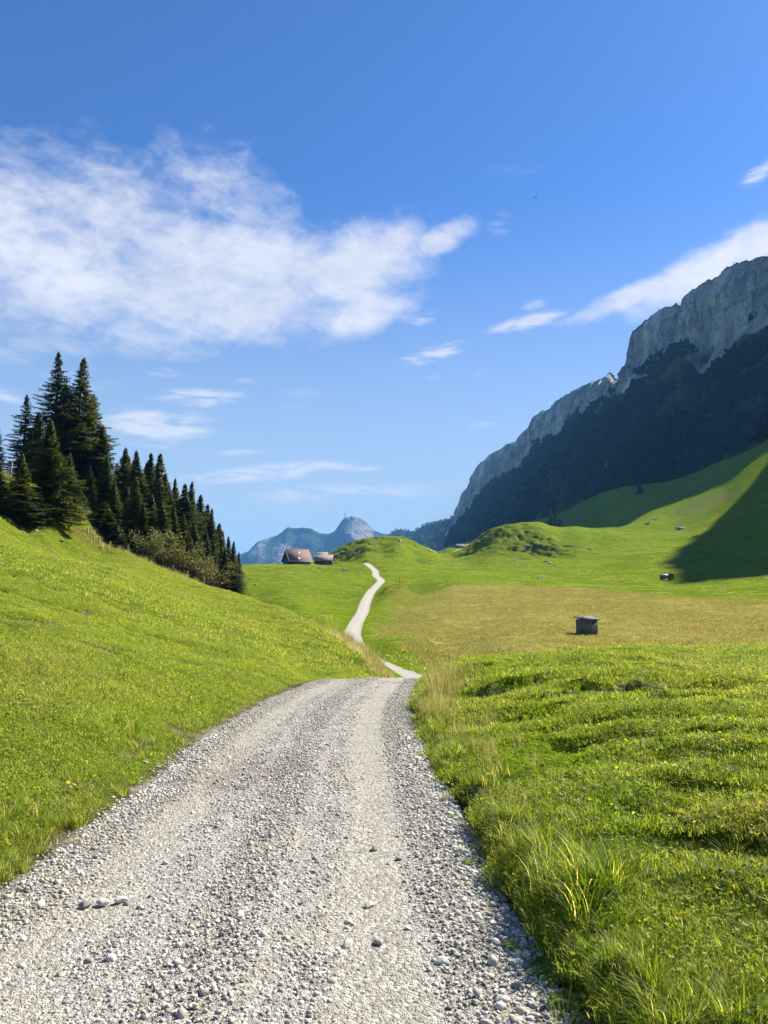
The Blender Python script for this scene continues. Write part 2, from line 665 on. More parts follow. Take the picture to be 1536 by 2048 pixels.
def stone_mat(name, dark, light, tan):
    m, nt, out = new_mat(name)
    n = NB(nt)
    r = n.rand()
    col = n.mix(n.ramp(r, 0.0, 0.75), dark, light)
    w = n.math('FRACT', n.math('MULTIPLY', r, 7.13))
    col = n.mix(n.math('MULTIPLY', n.ramp(w, 0.7, 0.95), 0.6), col, tan)
    f = n.noise(55, 5, 0.65)
    col = n.mix(n.ramp(f, 0.35, 0.7, 0.0, 0.4), col, (0.16, 0.15, 0.14))
    for (cx, cy, ra) in STAINS:      # rusty brown dirt trodden into the gravel
        d = n.N.new('ShaderNodeVectorMath')
        d.operation = 'DISTANCE'
        n.L.new(n.P(), d.inputs[0])
        d.inputs[1].default_value = (cx, cy, -0.05)
        k = n.math('MULTIPLY', n.ramp(d.outputs['Value'], ra, ra * 0.2), n.ramp(n.noise(5, 4, 0.6), 0.38, 0.6))
        col = n.mix(n.math('MULTIPLY', k, 0.32), col, (0.115, 0.075, 0.055))
    nt.links.new(n.bsdf(col, 0.85, n.bump(f, 0.35, 0.006), 0.25), out.inputs[0])
    return m


def rock_mat(name, a, b, sc=0.6, moss=0.35):
    m, nt, out = new_mat(name)
    n = NB(nt)
    f = n.noise(sc, 8, 0.65)
    col = n.mix(n.ramp(f, 0.35, 0.65), a, b)
    col = n.mix(n.math('MULTIPLY', n.ramp(n.noise(sc * 2.3, 6, 0.7), 0.55, 0.65), moss), col, (0.07, 0.085, 0.03))
    nt.links.new(n.bsdf(col, 0.9, n.bump(n.noise(sc * 5, 8, 0.7), 0.7, 0.15 / sc * 0.4), 0.2), out.inputs[0])
    return m


def mountain_mat(name, rockA, rockB, greenA, greenB, sc=1.0):
    m, nt, out = new_mat(name)
    n = NB(nt)
    st = n.noise(0.02 * sc, 8, 0.62, stretch=(1, 1, 0.22), dist=0.4)       # streaks down the wall
    la = n.noise(0.03 * sc, 6, 0.6, stretch=(0.25, 0.25, 2.2), dist=0.6)  # beds
    fine = n.noise(0.25 * sc, 6, 0.7)
    rock = n.mix(n.ramp(st, 0.36, 0.66), rockA, rockB)
    rock = n.mix(n.math('MULTIPLY', n.ramp(la, 0.5, 0.68), 0.5), rock, (rockA[0] * 0.6, rockA[1] * 0.6, rockA[2] * 0.6))
    rock = n.mix(n.math('MULTIPLY', n.ramp(fine, 0.5, 0.7), 0.4), rock, (rockA[0] * 0.55, rockA[1] * 0.57, rockA[2] * 0.55))
    mp = n.N.new('ShaderNodeMapping')
    mp.inputs['Scale'].default_value = (1, 1, 0.28)
    n.L.new(n.P(), mp.inputs[0])
    wob = n.N.new('ShaderNodeVectorMath')
    wob.operation = 'ADD'
    nz = n.N.new('ShaderNodeTexNoise')
    nz.inputs['Scale'].default_value = 0.05 * sc
    nz.inputs['Detail'].default_value = 5
    n.L.new(mp.outputs[0], nz.inputs['Vector'])
    sv = n.N.new('ShaderNodeVectorMath')
    sv.operation = 'SCALE'
    sv.inputs['Scale'].default_value = 26 / sc
    n.L.new(nz.outputs['Color'], sv.inputs[0])
    n.L.new(mp.outputs[0], wob.inputs[0])
    n.L.new(sv.outputs[0], wob.inputs[1])
    crack = n.voro(0.045 * sc, 'DISTANCE_TO_EDGE', 'Distance', wob.outputs[0])
    rock = n.mix(n.ramp(crack, 0.045, 0.0, 0.0, 0.5), rock, (rockA[0] * 0.3, rockA[1] * 0.32, rockA[2] * 0.35))
    gr = n.mix(n.ramp(n.noise(0.02 * sc, 6, 0.65), 0.4, 0.6), greenA, greenB)
    gr = n.mix(n.math('MULTIPLY', n.ramp(fine, 0.5, 0.7), 0.6), gr, (greenB[0] * 0.5, greenB[1] * 0.5, greenB[2] * 0.5))
    k = n.attr('rock')
    kk = n.ramp(n.math('ADD', k, n.math('MULTIPLY', n.math('SUBTRACT', n.noise(0.035 * sc, 8, 0.7), 0.5), 0.6)), 0.42, 0.58)
    col = n.mix(kk, gr, rock)
    h = n.math('ADD', n.math('ADD', st, la), n.math('ADD', n.math('MULTIPLY', fine, 0.5), n.ramp(crack, 0.0, 0.12, 0.0, 0.5)))
    nt.links.new(n.bsdf(col, 0.95, n.bump(h, 0.8, 12.0 / sc), 0.0), out.inputs[0])
    return m


M_ground = grass_ground()
M_turf = leaf_mat('turf', (0.26, 0.335, 0.030), (0.33, 0.385, 0.042), (0.175, 0.27, 0.022), 0.52, (0.44, 0.40, 0.15), tc=1.5, patch=(0.33, 0.285, 0.10))
M_tall = leaf_mat('tall_grass', (0.19, 0.26, 0.018), (0.26, 0.30, 0.035), (0.12, 0.21, 0.014), 0.48, (0.48, 0.42, 0.18), tc=1.5)
M_straw = leaf_mat('straw', (0.56, 0.48, 0.27), (0.48, 0.41, 0.21), (0.40, 0.36, 0.16), 0.45, (0.22, 0.26, 0.06), tc=1.2)
M_meadow = leaf_mat('meadow_grass', (0.40, 0.34, 0.11), (0.28, 0.265, 0.065), (0.25, 0.245, 0.055), 0.40, (0.46, 0.40, 0.18), tc=1.2, scale=0.11, patch=(0.17, 0.195, 0.035), patch2=(0.30, 0.25, 0.10))
M_weed = leaf_mat('weed_leaf', (0.13, 0.19, 0.03), (0.10, 0.16, 0.025), (0.15, 0.20, 0.03), 0.35)
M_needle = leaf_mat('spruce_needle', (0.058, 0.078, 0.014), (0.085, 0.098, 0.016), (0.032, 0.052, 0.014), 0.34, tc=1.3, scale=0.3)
M_shrub = leaf_mat('shrub_leaf', (0.21, 0.20, 0.07), (0.16, 0.185, 0.05), (0.25, 0.20, 0.10), 0.3, tc=1.2, scale=0.5)
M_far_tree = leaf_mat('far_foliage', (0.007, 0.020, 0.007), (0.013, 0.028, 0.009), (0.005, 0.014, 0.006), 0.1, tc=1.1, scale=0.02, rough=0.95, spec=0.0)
M_bark = simple('bark', (0.07, 0.05, 0.035), (0.13, 0.105, 0.08), 4, 0.9, 0.6, 0.04, stretch=(1, 1, 0.2))
M_gravel = gravel_ground()
M_stone = stone_mat('loose_stone', (0.22, 0.205, 0.175), (0.60, 0.565, 0.49), (0.46, 0.385, 0.28))
M_stone_dark = stone_mat('dark_stone', (0.12, 0.12, 0.12), (0.22, 0.215, 0.205), (0.25, 0.21, 0.16))
M_rock = rock_mat('limestone', (0.11, 0.105, 0.09), (0.30, 0.285, 0.255), moss=0.75)
M_rock_pale = rock_mat('pale_limestone', (0.30, 0.29, 0.26), (0.50, 0.48, 0.44), moss=0.2)
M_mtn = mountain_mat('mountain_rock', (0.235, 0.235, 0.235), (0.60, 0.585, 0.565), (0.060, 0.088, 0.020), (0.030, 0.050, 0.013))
M_far = mountain_mat('far_rock', (0.13, 0.13, 0.13), (0.28, 0.27, 0.25), (0.05, 0.075, 0.024), (0.032, 0.05, 0.018), 0.35)
M_post = simple('weathered_post', (0.30, 0.27, 0.22), (0.45, 0.42, 0.36), 6, 0.9, 0.5, 0.01, stretch=(1, 1, 0.2))
M_wire = simple('wire', (0.3, 0.3, 0.3), (0.4, 0.4, 0.4), 3, 0.5, 0, metal=0.8)
M_wood = simple('dark_boards', (0.035, 0.026, 0.02), (0.075, 0.058, 0.045), 1.5, 0.85, 0.5, 0.03, stretch=(8, 8, 0.4))
M_wood2 = simple('grey_boards', (0.10, 0.095, 0.085), (0.17, 0.16, 0.145), 1.5, 0.85, 0.5, 0.02, stretch=(9, 9, 0.4))
M_roof1 = simple('brown_tiles', (0.13, 0.08, 0.062), (0.19, 0.125, 0.10), 1.2, 0.85, 0.5, 0.05, stretch=(1, 1, 4))
M_roof2 = simple('grey_shingles', (0.155, 0.125, 0.11), (0.225, 0.19, 0.165), 1.2, 0.85, 0.5, 0.05, stretch=(1, 1, 4))
M_trim = simple('pale_trim', (0.30, 0.285, 0.26), (0.38, 0.36, 0.33), 2, 0.7, 0.2)
M_pane = simple('skylight_pane', (0.62, 0.62, 0.60), (0.72, 0.72, 0.70), 2, 0.25, 0.0, spec=0.5)
M_tar = simple('roof_felt', (0.075, 0.075, 0.08), (0.14, 0.14, 0.15), 3, 0.8, 0.3)
M_black = simple('dark_opening', (0.008, 0.008, 0.008), (0.014, 0.014, 0.013), 2, 0.8, 0.0)
M_red = simple('red_paint', (0.36, 0.03, 0.022), (0.42, 0.045, 0.03), 3, 0.35, 0.03, spec=0.5)
M_tank = simple('tank_paint', (0.14, 0.20, 0.17), (0.20, 0.26, 0.22), 3, 0.45, 0.05, spec=0.5)
M_glass = simple('window_glass', (0.02, 0.025, 0.03), (0.03, 0.035, 0.04), 2, 0.08, 0.0, spec=0.6)
M_tyre = simple('tyre', (0.015, 0.015, 0.015), (0.03, 0.03, 0.028), 5, 0.85, 0.3)
M_rim = simple('rim', (0.35, 0.35, 0.34), (0.5, 0.5, 0.5), 4, 0.45, 0.1, metal=0.5)
M_steel = simple('steel', (0.28, 0.29, 0.30), (0.36, 0.36, 0.37), 4, 0.5, 0.1, metal=0.4)
M_petal = simple('yellow_petal', (0.72, 0.52, 0.01), (0.80, 0.62, 0.02), 40, 0.6, 0.2, 0.002)
M_bird = simple('dark_plumage', (0.015, 0.015, 0.016), (0.03, 0.03, 0.03), 12, 0.7, 0.1)

# ------------------------------------------------------------------ the path: a line in plan with its edges
# depth, height of the path bed
pz_near = [(-40, 1.2), (-15, 0.3), (-4, 0.0), (1, 0.0), (3, 0.0), (5, -0.02), (8, -0.07), (12, -0.17), (15, -0.24), (18, -0.335), (21, -0.62),
           (25, -1.2), (32, -2.3), (40, -3.4), (47, -4.05), (55, -4.42)]
far_path = [(830, 1350, 57), (790, 1342, 62), (752, 1326, 70), (724, 1308, 80), (709, 1290, 90), (704, 1272, 101), (710, 1251, 124),
            (724, 1226, 148), (731, 1205, 172), (742, 1184, 200), (757, 1168, 225), (762, 1161, 237), (752, 1152, 255), (750, 1142, 276),
            (743, 1135, 290), (731, 1126, 312)]
far_w = [P(*p) for p in far_path]
pz = pz_near + [(q[1], q[2]) for q in far_w[1:]] + [(330, far_w[-1][2] + 0.6)]
PZD = np.array([a for a, b in pz])
PZZ = np.array([b for a, b in pz])


def path_z(D):
    return np.interp(D, PZD, PZZ)


def on_path(px, py):
    """where the ray through a pixel meets the path bed (near part)"""
    x, y, z = ray(px, py)
    lo = 0.8
    for D in np.arange(0.8, 19.0, 0.01):
        if EYE + z / y * D < path_z(D):
            return (x / y * D, D)
    return (x / y * 18.5, 18.5)


left_px = [(-400, 2048), (-200, 1900), (-12, 1795), (110, 1700), (170, 1655), (250, 1600), (310, 1553), (370, 1500), (440, 1450), (530, 1402), (600, 1372), (640, 1360)]
right_px = [(1190, 2048), (1150, 2000), (1085, 1900), (1012, 1800), (962, 1700), (935, 1640), (898, 1580), (862, 1520), (838, 1460), (828, 1420), (832, 1390), (846, 1362)]
LE = [on_path(*p) for p in left_px]
RE = [on_path(*p) for p in right_px]
LED, LEX = [d for x, d in LE], [x for x, d in LE]
RED, REX = [d for x, d in RE], [x for x, d in RE]
ctr = []   # x, y, half width
for D in [-40, -15, -4, 0.0, 1.0]:
    ctr.append((-0.55, D, 1.3))
for D in np.arange(2.4, 17.6, 0.4):
    l, r = np.interp(D, LED, LEX), np.interp(D, RED, REX)
    ctr.append(((l + r) / 2, D, (r - l) / 2))
ctr += [(0.30, 19.0, 1.2), (0.95, 20.6, 1.2), (2.5, 25, 1.25), (4.0, 32, 1.3), (4.7, 40, 1.3), (4.4, 47, 1.3), (3.5, 52, 1.3)]
ctr += [(q[0], q[1], 1.22) for q in far_w]
ctr += [(far_w[-1][0] - 3.0, 330, 1.3)]


def catmull(pts, n):
    pts = np.array(pts, float)
    t = np.concatenate([[0], np.cumsum(np.hypot(np.diff(pts[:, 0]), np.diff(pts[:, 1])) ** 0.5)])
    out = []
    T = n
    for k in range(pts.shape[1]):
        y = pts[:, k]
        d = np.gradient(y, t)
        idx = np.clip(np.searchsorted(t, T * t[-1], 'right') - 1, 0, len(t) - 2)
        h = t[idx + 1] - t[idx]
        s = (T * t[-1] - t[idx]) / h
        out.append((2 * s**3 - 3 * s**2 + 1) * y[idx] + (s**3 - 2 * s**2 + s) * h * d[idx] + (-2 * s**3 + 3 * s**2) * y[idx + 1] + (s**3 - s**2) * h * d[idx + 1])
    return np.stack(out, 1)


PC = catmull(ctr, np.linspace(0, 1, 900))
PT = np.gradient(PC[:, :2], axis=0)
PT /= np.linalg.norm(PT, axis=1)[:, None]
PN = np.stack([PT[:, 1], -PT[:, 0]], 1)        # to the right of the direction of travel


def path_query(X, Y):
    """signed distance outside the path edge (negative inside), side (+1 right), index"""
    X, Y = np.asarray(X, float).ravel(), np.asarray(Y, float).ravel()
    dist = np.full(X.shape, 1e3)
    side = np.ones(X.shape)
    idx = np.zeros(X.shape, int)
    near = np.where((Y < 340) & (Y > -50) & (np.abs(X) < 40))[0]
    S = PC[::2]
    for k in range(0, len(near), 20000):
        ii = near[k:k + 20000]
        d2 = (X[ii, None] - S[None, :, 0])**2 + (Y[ii, None] - S[None, :, 1])**2
        j = d2.argmin(1) * 2
        dx, dy = X[ii] - PC[j, 0], Y[ii] - PC[j, 1]
        lat = dx * PN[j, 0] + dy * PN[j, 1]
        dist[ii] = np.hypot(dx, dy) - PC[j, 2]
        side[ii] = np.sign(lat)
        idx[ii] = j
    return dist, side, idx


# ------------------------------------------------------------------ terrain: heights through surveyed points
ctl = []


def W(*pts):
    ctl.extend(pts)


def Q(*pts):
    for p in pts:
        ctl.append(P(*p))


# right bank beside the path (plan metres)
W((1.6, 1.0, .27), (3, 1, .4), (1.5, 2.5, .28), (2.2, 3, .36), (3.5, 4, .45), (1.35, 5, .27), (1.8, 6, .34), (3, 6, .43), (5, 7, .50),
  (1.2, 8, .2), (2, 9, .36), (4, 10, .46), (7, 11, .52), (1.15, 12, .1), (2.2, 13, .32), (6, 14.5, .42))
Q((905, 1345, 15), (960, 1319, 16.5), (1030, 1309, 17.3), (1100, 1302, 18), (1200, 1296, 18.6), (1300, 1293, 19), (1420, 1294, 19.6), (1536, 1297, 20), (1750, 1302, 20), (2100, 1310, 20))
for px in (930, 1050, 1200, 1350, 1536, 1800, 2100):
    u = (px - 768) / F
    W((u * 26, 26, -.9), (u * 35, 35, -2.35), (u * 47, 47, -3.8), (u * 60, 60, -4.25))
# left pasture
W((-2.4, 0.5, .06), (-2.5, 2, .08), (-4, 1, .25), (-2.5, 4, .08), (-6, 3, .55))
Q((0, 1500, 6.4), (0, 1300, 10.5), (0, 1200, 15.5), (0, 1120, 25), (0, 1070, 41), (0, 1042, 60))
Q((200, 1373, 10), (200, 1212, 20), (200, 1131, 40), (200, 1098, 71), (120, 1083, 64), (60, 1066, 62))
Q((400, 1328, 15), (400, 1229, 30), (400, 1190, 50), (400, 1170, 77))
Q((560, 1317, 20), (560, 1250, 40), (560, 1229, 62))
Q((250, 1106, 73), (300, 1126, 75), (350, 1147, 76), (450, 1193, 77), (517, 1216, 72), (600, 1243, 54), (640, 1262, 44), (690, 1290, 34), (730, 1318, 27), (762, 1344, 21.8))
Q((620, 1345, 21), (660, 1320, 25))
Q((-300, 1300, 9), (-300, 1150, 18), (-300, 1060, 35), (-300, 1010, 55), (-800, 1250, 8), (-800, 1020, 20), (-800, 930, 45))
# the knoll with the spruces
Q((0, 1003, 68), (0, 945, 78), (100, 1052, 65), (100, 1012, 73), (100, 985, 80), (170, 1075, 71), (170, 1012, 81), (200, 1062, 80), (230, 1086, 80), (-300, 930, 70), (-300, 870, 90))
for px, z1, z2, z3 in ((-300, 20, 20, 10), (0, 15, 15, 6), (100, 13.3, 12, 4), (170, 11.5, 9, 2), (240, 7.5, 5, 0), (300, 5, 3, -1), (380, 2.6, 0.5, -2), (450, -.6, -2.5, -3), (520, -2.0, -3.5, -3)):
    u = (px - 768) / F
    W((u * 92, 92, z1), (u * 110, 110, z2), (u * 150, 150, z3))
W(((600 - 768) / F * 75, 75, -3.2), ((640 - 768) / F * 62, 62, -3.6), ((690 - 768) / F * 50, 50, -3.9), ((580 - 768) / F * 95, 95, -4.0))
# the far path and its field
for i, q in enumerate(far_w):
    W(q, (q[0] + 9, q[1], q[2] - (0.2 if q[1] < 100 else 0)))
    if q[1] > 110:
        W((q[0] - 9, q[1], q[2]))
Q((640, 1235, 122), (600, 1214, 150), (560, 1190, 182), (520, 1152, 250), (500, 1129, 325), (560, 1128, 333), (620, 1128, 340), (670, 1128, 345), (640, 1165, 225), (680, 1145, 270))
Q((300, 1170, 220), (300, 1135, 320), (100, 1130, 320), (420, 1150, 250))
# the hollow meadow and the green behind it
Q((1172, 1268, 96), (1000, 1268, 97), (860, 1288, 90), (1400, 1268, 96), (1650, 1270, 92), (860, 1330, 68), (1000, 1302, 76), (1300, 1302, 76), (1536, 1302, 76))
Q((1000, 1225, 138), (1250, 1228, 132), (1536, 1235, 120), (850, 1225, 145), (1750, 1235, 115))
Q((810, 1173, 198), (900, 1171, 208), (1000, 1169, 215), (1150, 1173, 205), (1300, 1186, 180), (1420, 1195, 165), (1536, 1203, 150), (1750, 1205, 145))
Q((850, 1140, 290), (950, 1142, 280), (1080, 1152, 262), (1200, 1150, 262), (1333, 1158, 238), (1430, 1170, 205), (1536, 1150, 215), (1600, 1140, 220), (1750, 1140, 220))
# mound behind the barns
Q((650, 1113, 395), (675, 1098, 398), (700, 1084, 400), (730, 1077, 402), (765, 1073, 404), (800, 1076, 404), (830, 1085, 402), (860, 1097, 400), (700, 1115, 362), (765, 1112, 350), (830, 1115, 360), (765, 1092, 375))
for px in (640, 700, 765, 830):
    u = (px - 768) / F
    W((u * 450, 450, 21), (u * 520, 520, 14))
Q((880, 1108, 400), (905, 1106, 440), (925, 1098, 520), (925, 1097, 565), (890, 1098, 560))
W((.1 * 640, 640, 36), (.07 * 640, 640, 34), (.1 * 800, 800, 38))
# knoll on the right with crags
Q((950, 1088, 400), (975, 1066, 412), (1005, 1056, 415), (1040, 1047, 420), (1080, 1045, 425), (1150, 1052, 430), (1210, 1056, 440), (1250, 1054, 450))
Q((950, 1118, 345), (1000, 1120, 325), (1080, 1122, 318), (1160, 1120, 315), (1040, 1085, 365), (1120, 1088, 370), (1200, 1092, 365), (1250, 1100, 345), (1280, 1125, 292))
Q((1300, 1040, 470), (1350, 1022, 490), (1400, 1002, 495), (1450, 985, 490), (1350, 1065, 420), (1420, 1060, 390), (1350, 1110, 310), (1440, 1110, 300))
for px, z in ((1000, 32), (1080, 34), (1150, 38), (1220, 42)):
    u = (px - 768) / F
    W((u * 520, 520, z), (u * 600, 600, z + 6))
Q((1500, 1075, 330), (1536, 1045, 330), (1536, 1010, 390), (1536, 960, 450), (1480, 1010, 420), (1536, 910, 505), (1650, 1080, 270), (1650, 960, 380), (1650, 880, 440), (1800, 1060, 250), (1800, 900, 350))
base_line = [(892, 1094, 1550), (945, 1080, 1280), (1000, 1060, 1120), (1030, 1049, 1000), (1095, 1034, 880), (1150, 1012, 810), (1200, 988, 760), (1250, 974, 715), (1300, 967, 680), (1358, 957, 650), (1400, 941, 615), (1440, 923, 590), (1500, 901, 560), (1536, 884, 540)]
Q(*base_line)
for px, py, D in base_line[::2]:
    x, y, z = P(px, py, D)
    W((x * 1.5, y * 1.5, z - 25), (x * 2.5, y * 2.5, z - 60))
W((400, 330, 110), (430, 150, 110), (250, 210, 45), (260, 100, 40), (400, 0, 80))
# low ground far off behind the barns
for az in (-35, -25, -15, -8, -2):
    t = math.tan(math.radians(az))
    W((t * 600, 600, 2), (t * 1000, 1000, -25), (t * 3000, 3000, -60), (t * 9000, 9000, -60))
W((.05 * 1200, 1200, 5), (.06 * 3000, 3000, -40), (.06 * 9000, 9000, -60), (.4 * 3000, 3000, -60), (.4 * 9000, 9000, -60))
# steep bare brow at left already falls away behind
W((-.5 * 300, 300, -2), (-.65 * 300, 300, 0))

C = np.array(ctl)
CA = np.arctan2(C[:, 0], C[:, 1])
CR = np.hypot(C[:, 0], C[:, 1])
KA = 5.5
cu = np.stack([CA * KA, np.log(CR)], 1)
cq = C[:, 2] / CR


def tps(d2):
    return 0.5 * d2 * np.log(d2 + 1e-12)


def rbf_fit(c, v, lam):
    n = len(c)
    d2 = ((c[:, None] - c[None])**2).sum(2)
    A = np.zeros((n + 3, n + 3))
    A[:n, :n] = tps(d2) + np.eye(n) * lam
    A[:n, n:] = np.concatenate([np.ones((n, 1)), c], 1)
    A[n:, :n] = A[:n, n:].T
    return np.linalg.solve(A, np.concatenate([v, np.zeros(3)]))


wq = rbf_fit(cu, cq, 2e-5)
GA = np.radians(np.linspace(-44, 44, 441))
GR = np.linspace(math.log(0.5), math.log(12000), 620)
ga, gr = np.meshgrid(GA, GR, indexing='ij')
pts = np.stack([ga.ravel() * KA, gr.ravel()], 1)
gq = np.empty(len(pts))
for k in range(0, len(pts), 20000):
    p = pts[k:k + 20000]
    d2 = ((p[:, None] - cu[None])**2).sum(2)
    gq[k:k + 20000] = tps(d2) @ wq[:-3] + wq[-3] + p @ wq[-2:]
GQ = gq.reshape(ga.shape)


def base_h(X, Y):
    a = np.arctan2(X, Y)
    r = np.maximum(np.hypot(X, Y), 0.5)
    ac = np.clip(a, GA[0], GA[-1])
    lr = np.clip(np.log(r), GR[0], GR[-1])
    i = np.clip((ac - GA[0]) / (GA[1] - GA[0]), 0, len(GA) - 1.001)
    j = np.clip((lr - GR[0]) / (GR[1] - GR[0]), 0, len(GR) - 1.001)
    i0, j0 = i.astype(int), j.astype(int)
    fi, fj = i - i0, j - j0
    q = GQ[i0, j0] * (1 - fi) * (1 - fj) + GQ[i0 + 1, j0] * fi * (1 - fj) + GQ[i0, j0 + 1] * (1 - fi) * fj + GQ[i0 + 1, j0 + 1] * fi * fj
    z = q * r
    back = sstep(math.radians(70), math.radians(140), np.abs(a))
    zb = 0.1 + 0.02 * r
    return z * (1 - back) + np.minimum(zb, 60) * back


def px_poly(lst):
    return [((px - 768) / F * D, D) for px, D in lst]


DRY = px_poly([(802, 196), (900, 206), (1000, 213), (1150, 203), (1300, 178), (1420, 163), (1536, 148), (2300, 120), (2300, 38), (900, 38), (866, 58), (815, 76), (792, 96), (783, 125), (790, 160)])
ROUGH_KNOLL = px_poly([(-400, 60), (0, 61), (100, 64), (190, 70), (300, 77), (450, 79), (520, 74), (520, 100), (300, 130), (-400, 140)])
BANK_ROUGH = px_poly([(900, 10.2), (1150, 8.5), (1400, 6), (1536, 4.3), (1536, 8), (1350, 11), (1100, 14.5), (950, 15)])


def height(X, Y, detail=True):
    X = np.asarray(X, float)
    Y = np.asarray(Y, float)
    shp = X.shape
    X, Y = X.ravel(), Y.ravel()
    z = base_h(X, Y)
    r = np.hypot(X, Y)
    if detail:
        pd, side, idx = path_query(X, Y)
        off = sstep(0.05, 0.7, pd)
        nearw = 1 - sstep(50, 140, r)
        n1 = fbm(X * 1.1, Y * 1.1, octv=3, seed=3)
        n2 = fbm(X * 0.22, Y * 0.22, octv=3, seed=5)
        n3 = fbm(X * 0.8, Y * 0.8, octv=3, seed=77)
        z = z + off * nearw * (0.05 * n1 * (1 - sstep(40, 90, r)) + 0.14 * n2 * sstep(4, 20, r) - 0.09 * sstep(0.33, 0.5, n3) * (X < 0))
        # trodden steps and hummocks on the right bank
        k = sstep(1.6, 0.0, dist_poly(X, Y, BANK_ROUGH)) * (X > 0) * (Y > 2.5) * (Y < 18)
        k = np.maximum(k, inpoly(X, Y, BANK_ROUGH) * 1.0)
        st = fbm(X * 1.1 + Y * 0.5, Y * 3.4 + X * 1.6, octv=4, seed=12)
        z = z + off * k * (0.10 * sstep(-0.03, 0.05, st) + 0.05 * sstep(0.20, 0.26, st) - 0.06 + 0.035 * fbm(X * 2.6, Y * 2.6, octv=2, seed=14))
        # rough knoll
        kk = sstep(4, -1, np.where(inpoly(X, Y, ROUGH_KNOLL), -dist_poly(X, Y, ROUGH_KNOLL), dist_poly(X, Y, ROUGH_KNOLL)))
        z = z + kk * 0.55 * fbm(X * 0.35, Y * 0.35, octv=4, seed=21)
        # uneven ground further off
        fw = sstep(90, 260, r) * (1 - sstep(700, 2000, r))
        z = z + fw * (0.5 * fbm(X * 0.06, Y * 0.06, octv=4, seed=31) + 0.25 * fbm(X * 0.25, Y * 0.25, octv=3, seed=33))
        zm = z.copy()
        # crags on the mounds
        for (px, D, rad, amp) in ((972, 396, 20, 4.2), (1010, 388, 20, 2.6), (698, 378, 24, 4.0), (1068, 366, 18, 4.5), (1110, 345, 16, 2.2), (770, 398, 26, 2.0), (1035, 350, 20, 2.0)):
            cx = (px - 768) / F * D
            g = np.exp(-(((X - cx) / rad)**2 + ((Y - D) / (rad * 1.2))**2))
            v = ((X - cx) * 0.75 + (Y - D) * 0.66) / rad + 0.9 * fbm(X * 0.07, Y * 0.07, octv=4, seed=41 + int(px))
            ter = 0
            for th in (-0.7, -0.25, 0.2, 0.6):
                ter = ter + sstep(th - 0.05, th + 0.05, v) - 0.62
            zm = zm + g * amp * (0.30 * ter + 0.25 * fbm(X * 0.25, Y * 0.25, octv=3, seed=43))
        z = zm
        # bed of the path cut in
        pzv = path_z(Y)
        wr = np.where(side > 0, 0.13 + 0.10 * vnoise(X * 1.7, Y * 1.7, seed=17)**2, 1.1)
        farp = sstep(19, 30, Y)
        wr = wr * (1 - farp) + 3.0 * farp
        t = sstep(0.0, 1.0, np.clip(pd / wr, 0, 1))
        t = np.where(Y > 335, 1.0, t)
        z = pzv * (1 - t) + z * t
    return z.reshape(shp)


def H1(x, y):
    return float(height(np.array([x]), np.array([y]))[0])


def ground_at(px, py, D0, D1):
    """first place between two depths where the ray through a pixel meets the ground"""
    x, y, z = ray(px, py)
    D = np.linspace(D0, D1, 400)
    h = height(x / y * D, D)
    rz = EYE + z / y * D
    k = np.where(rz < h)[0]
    d = D[k[0]] if len(k) else D[np.argmin(rz - h)]
    return (x / y * d, d, H1(x / y * d, d))


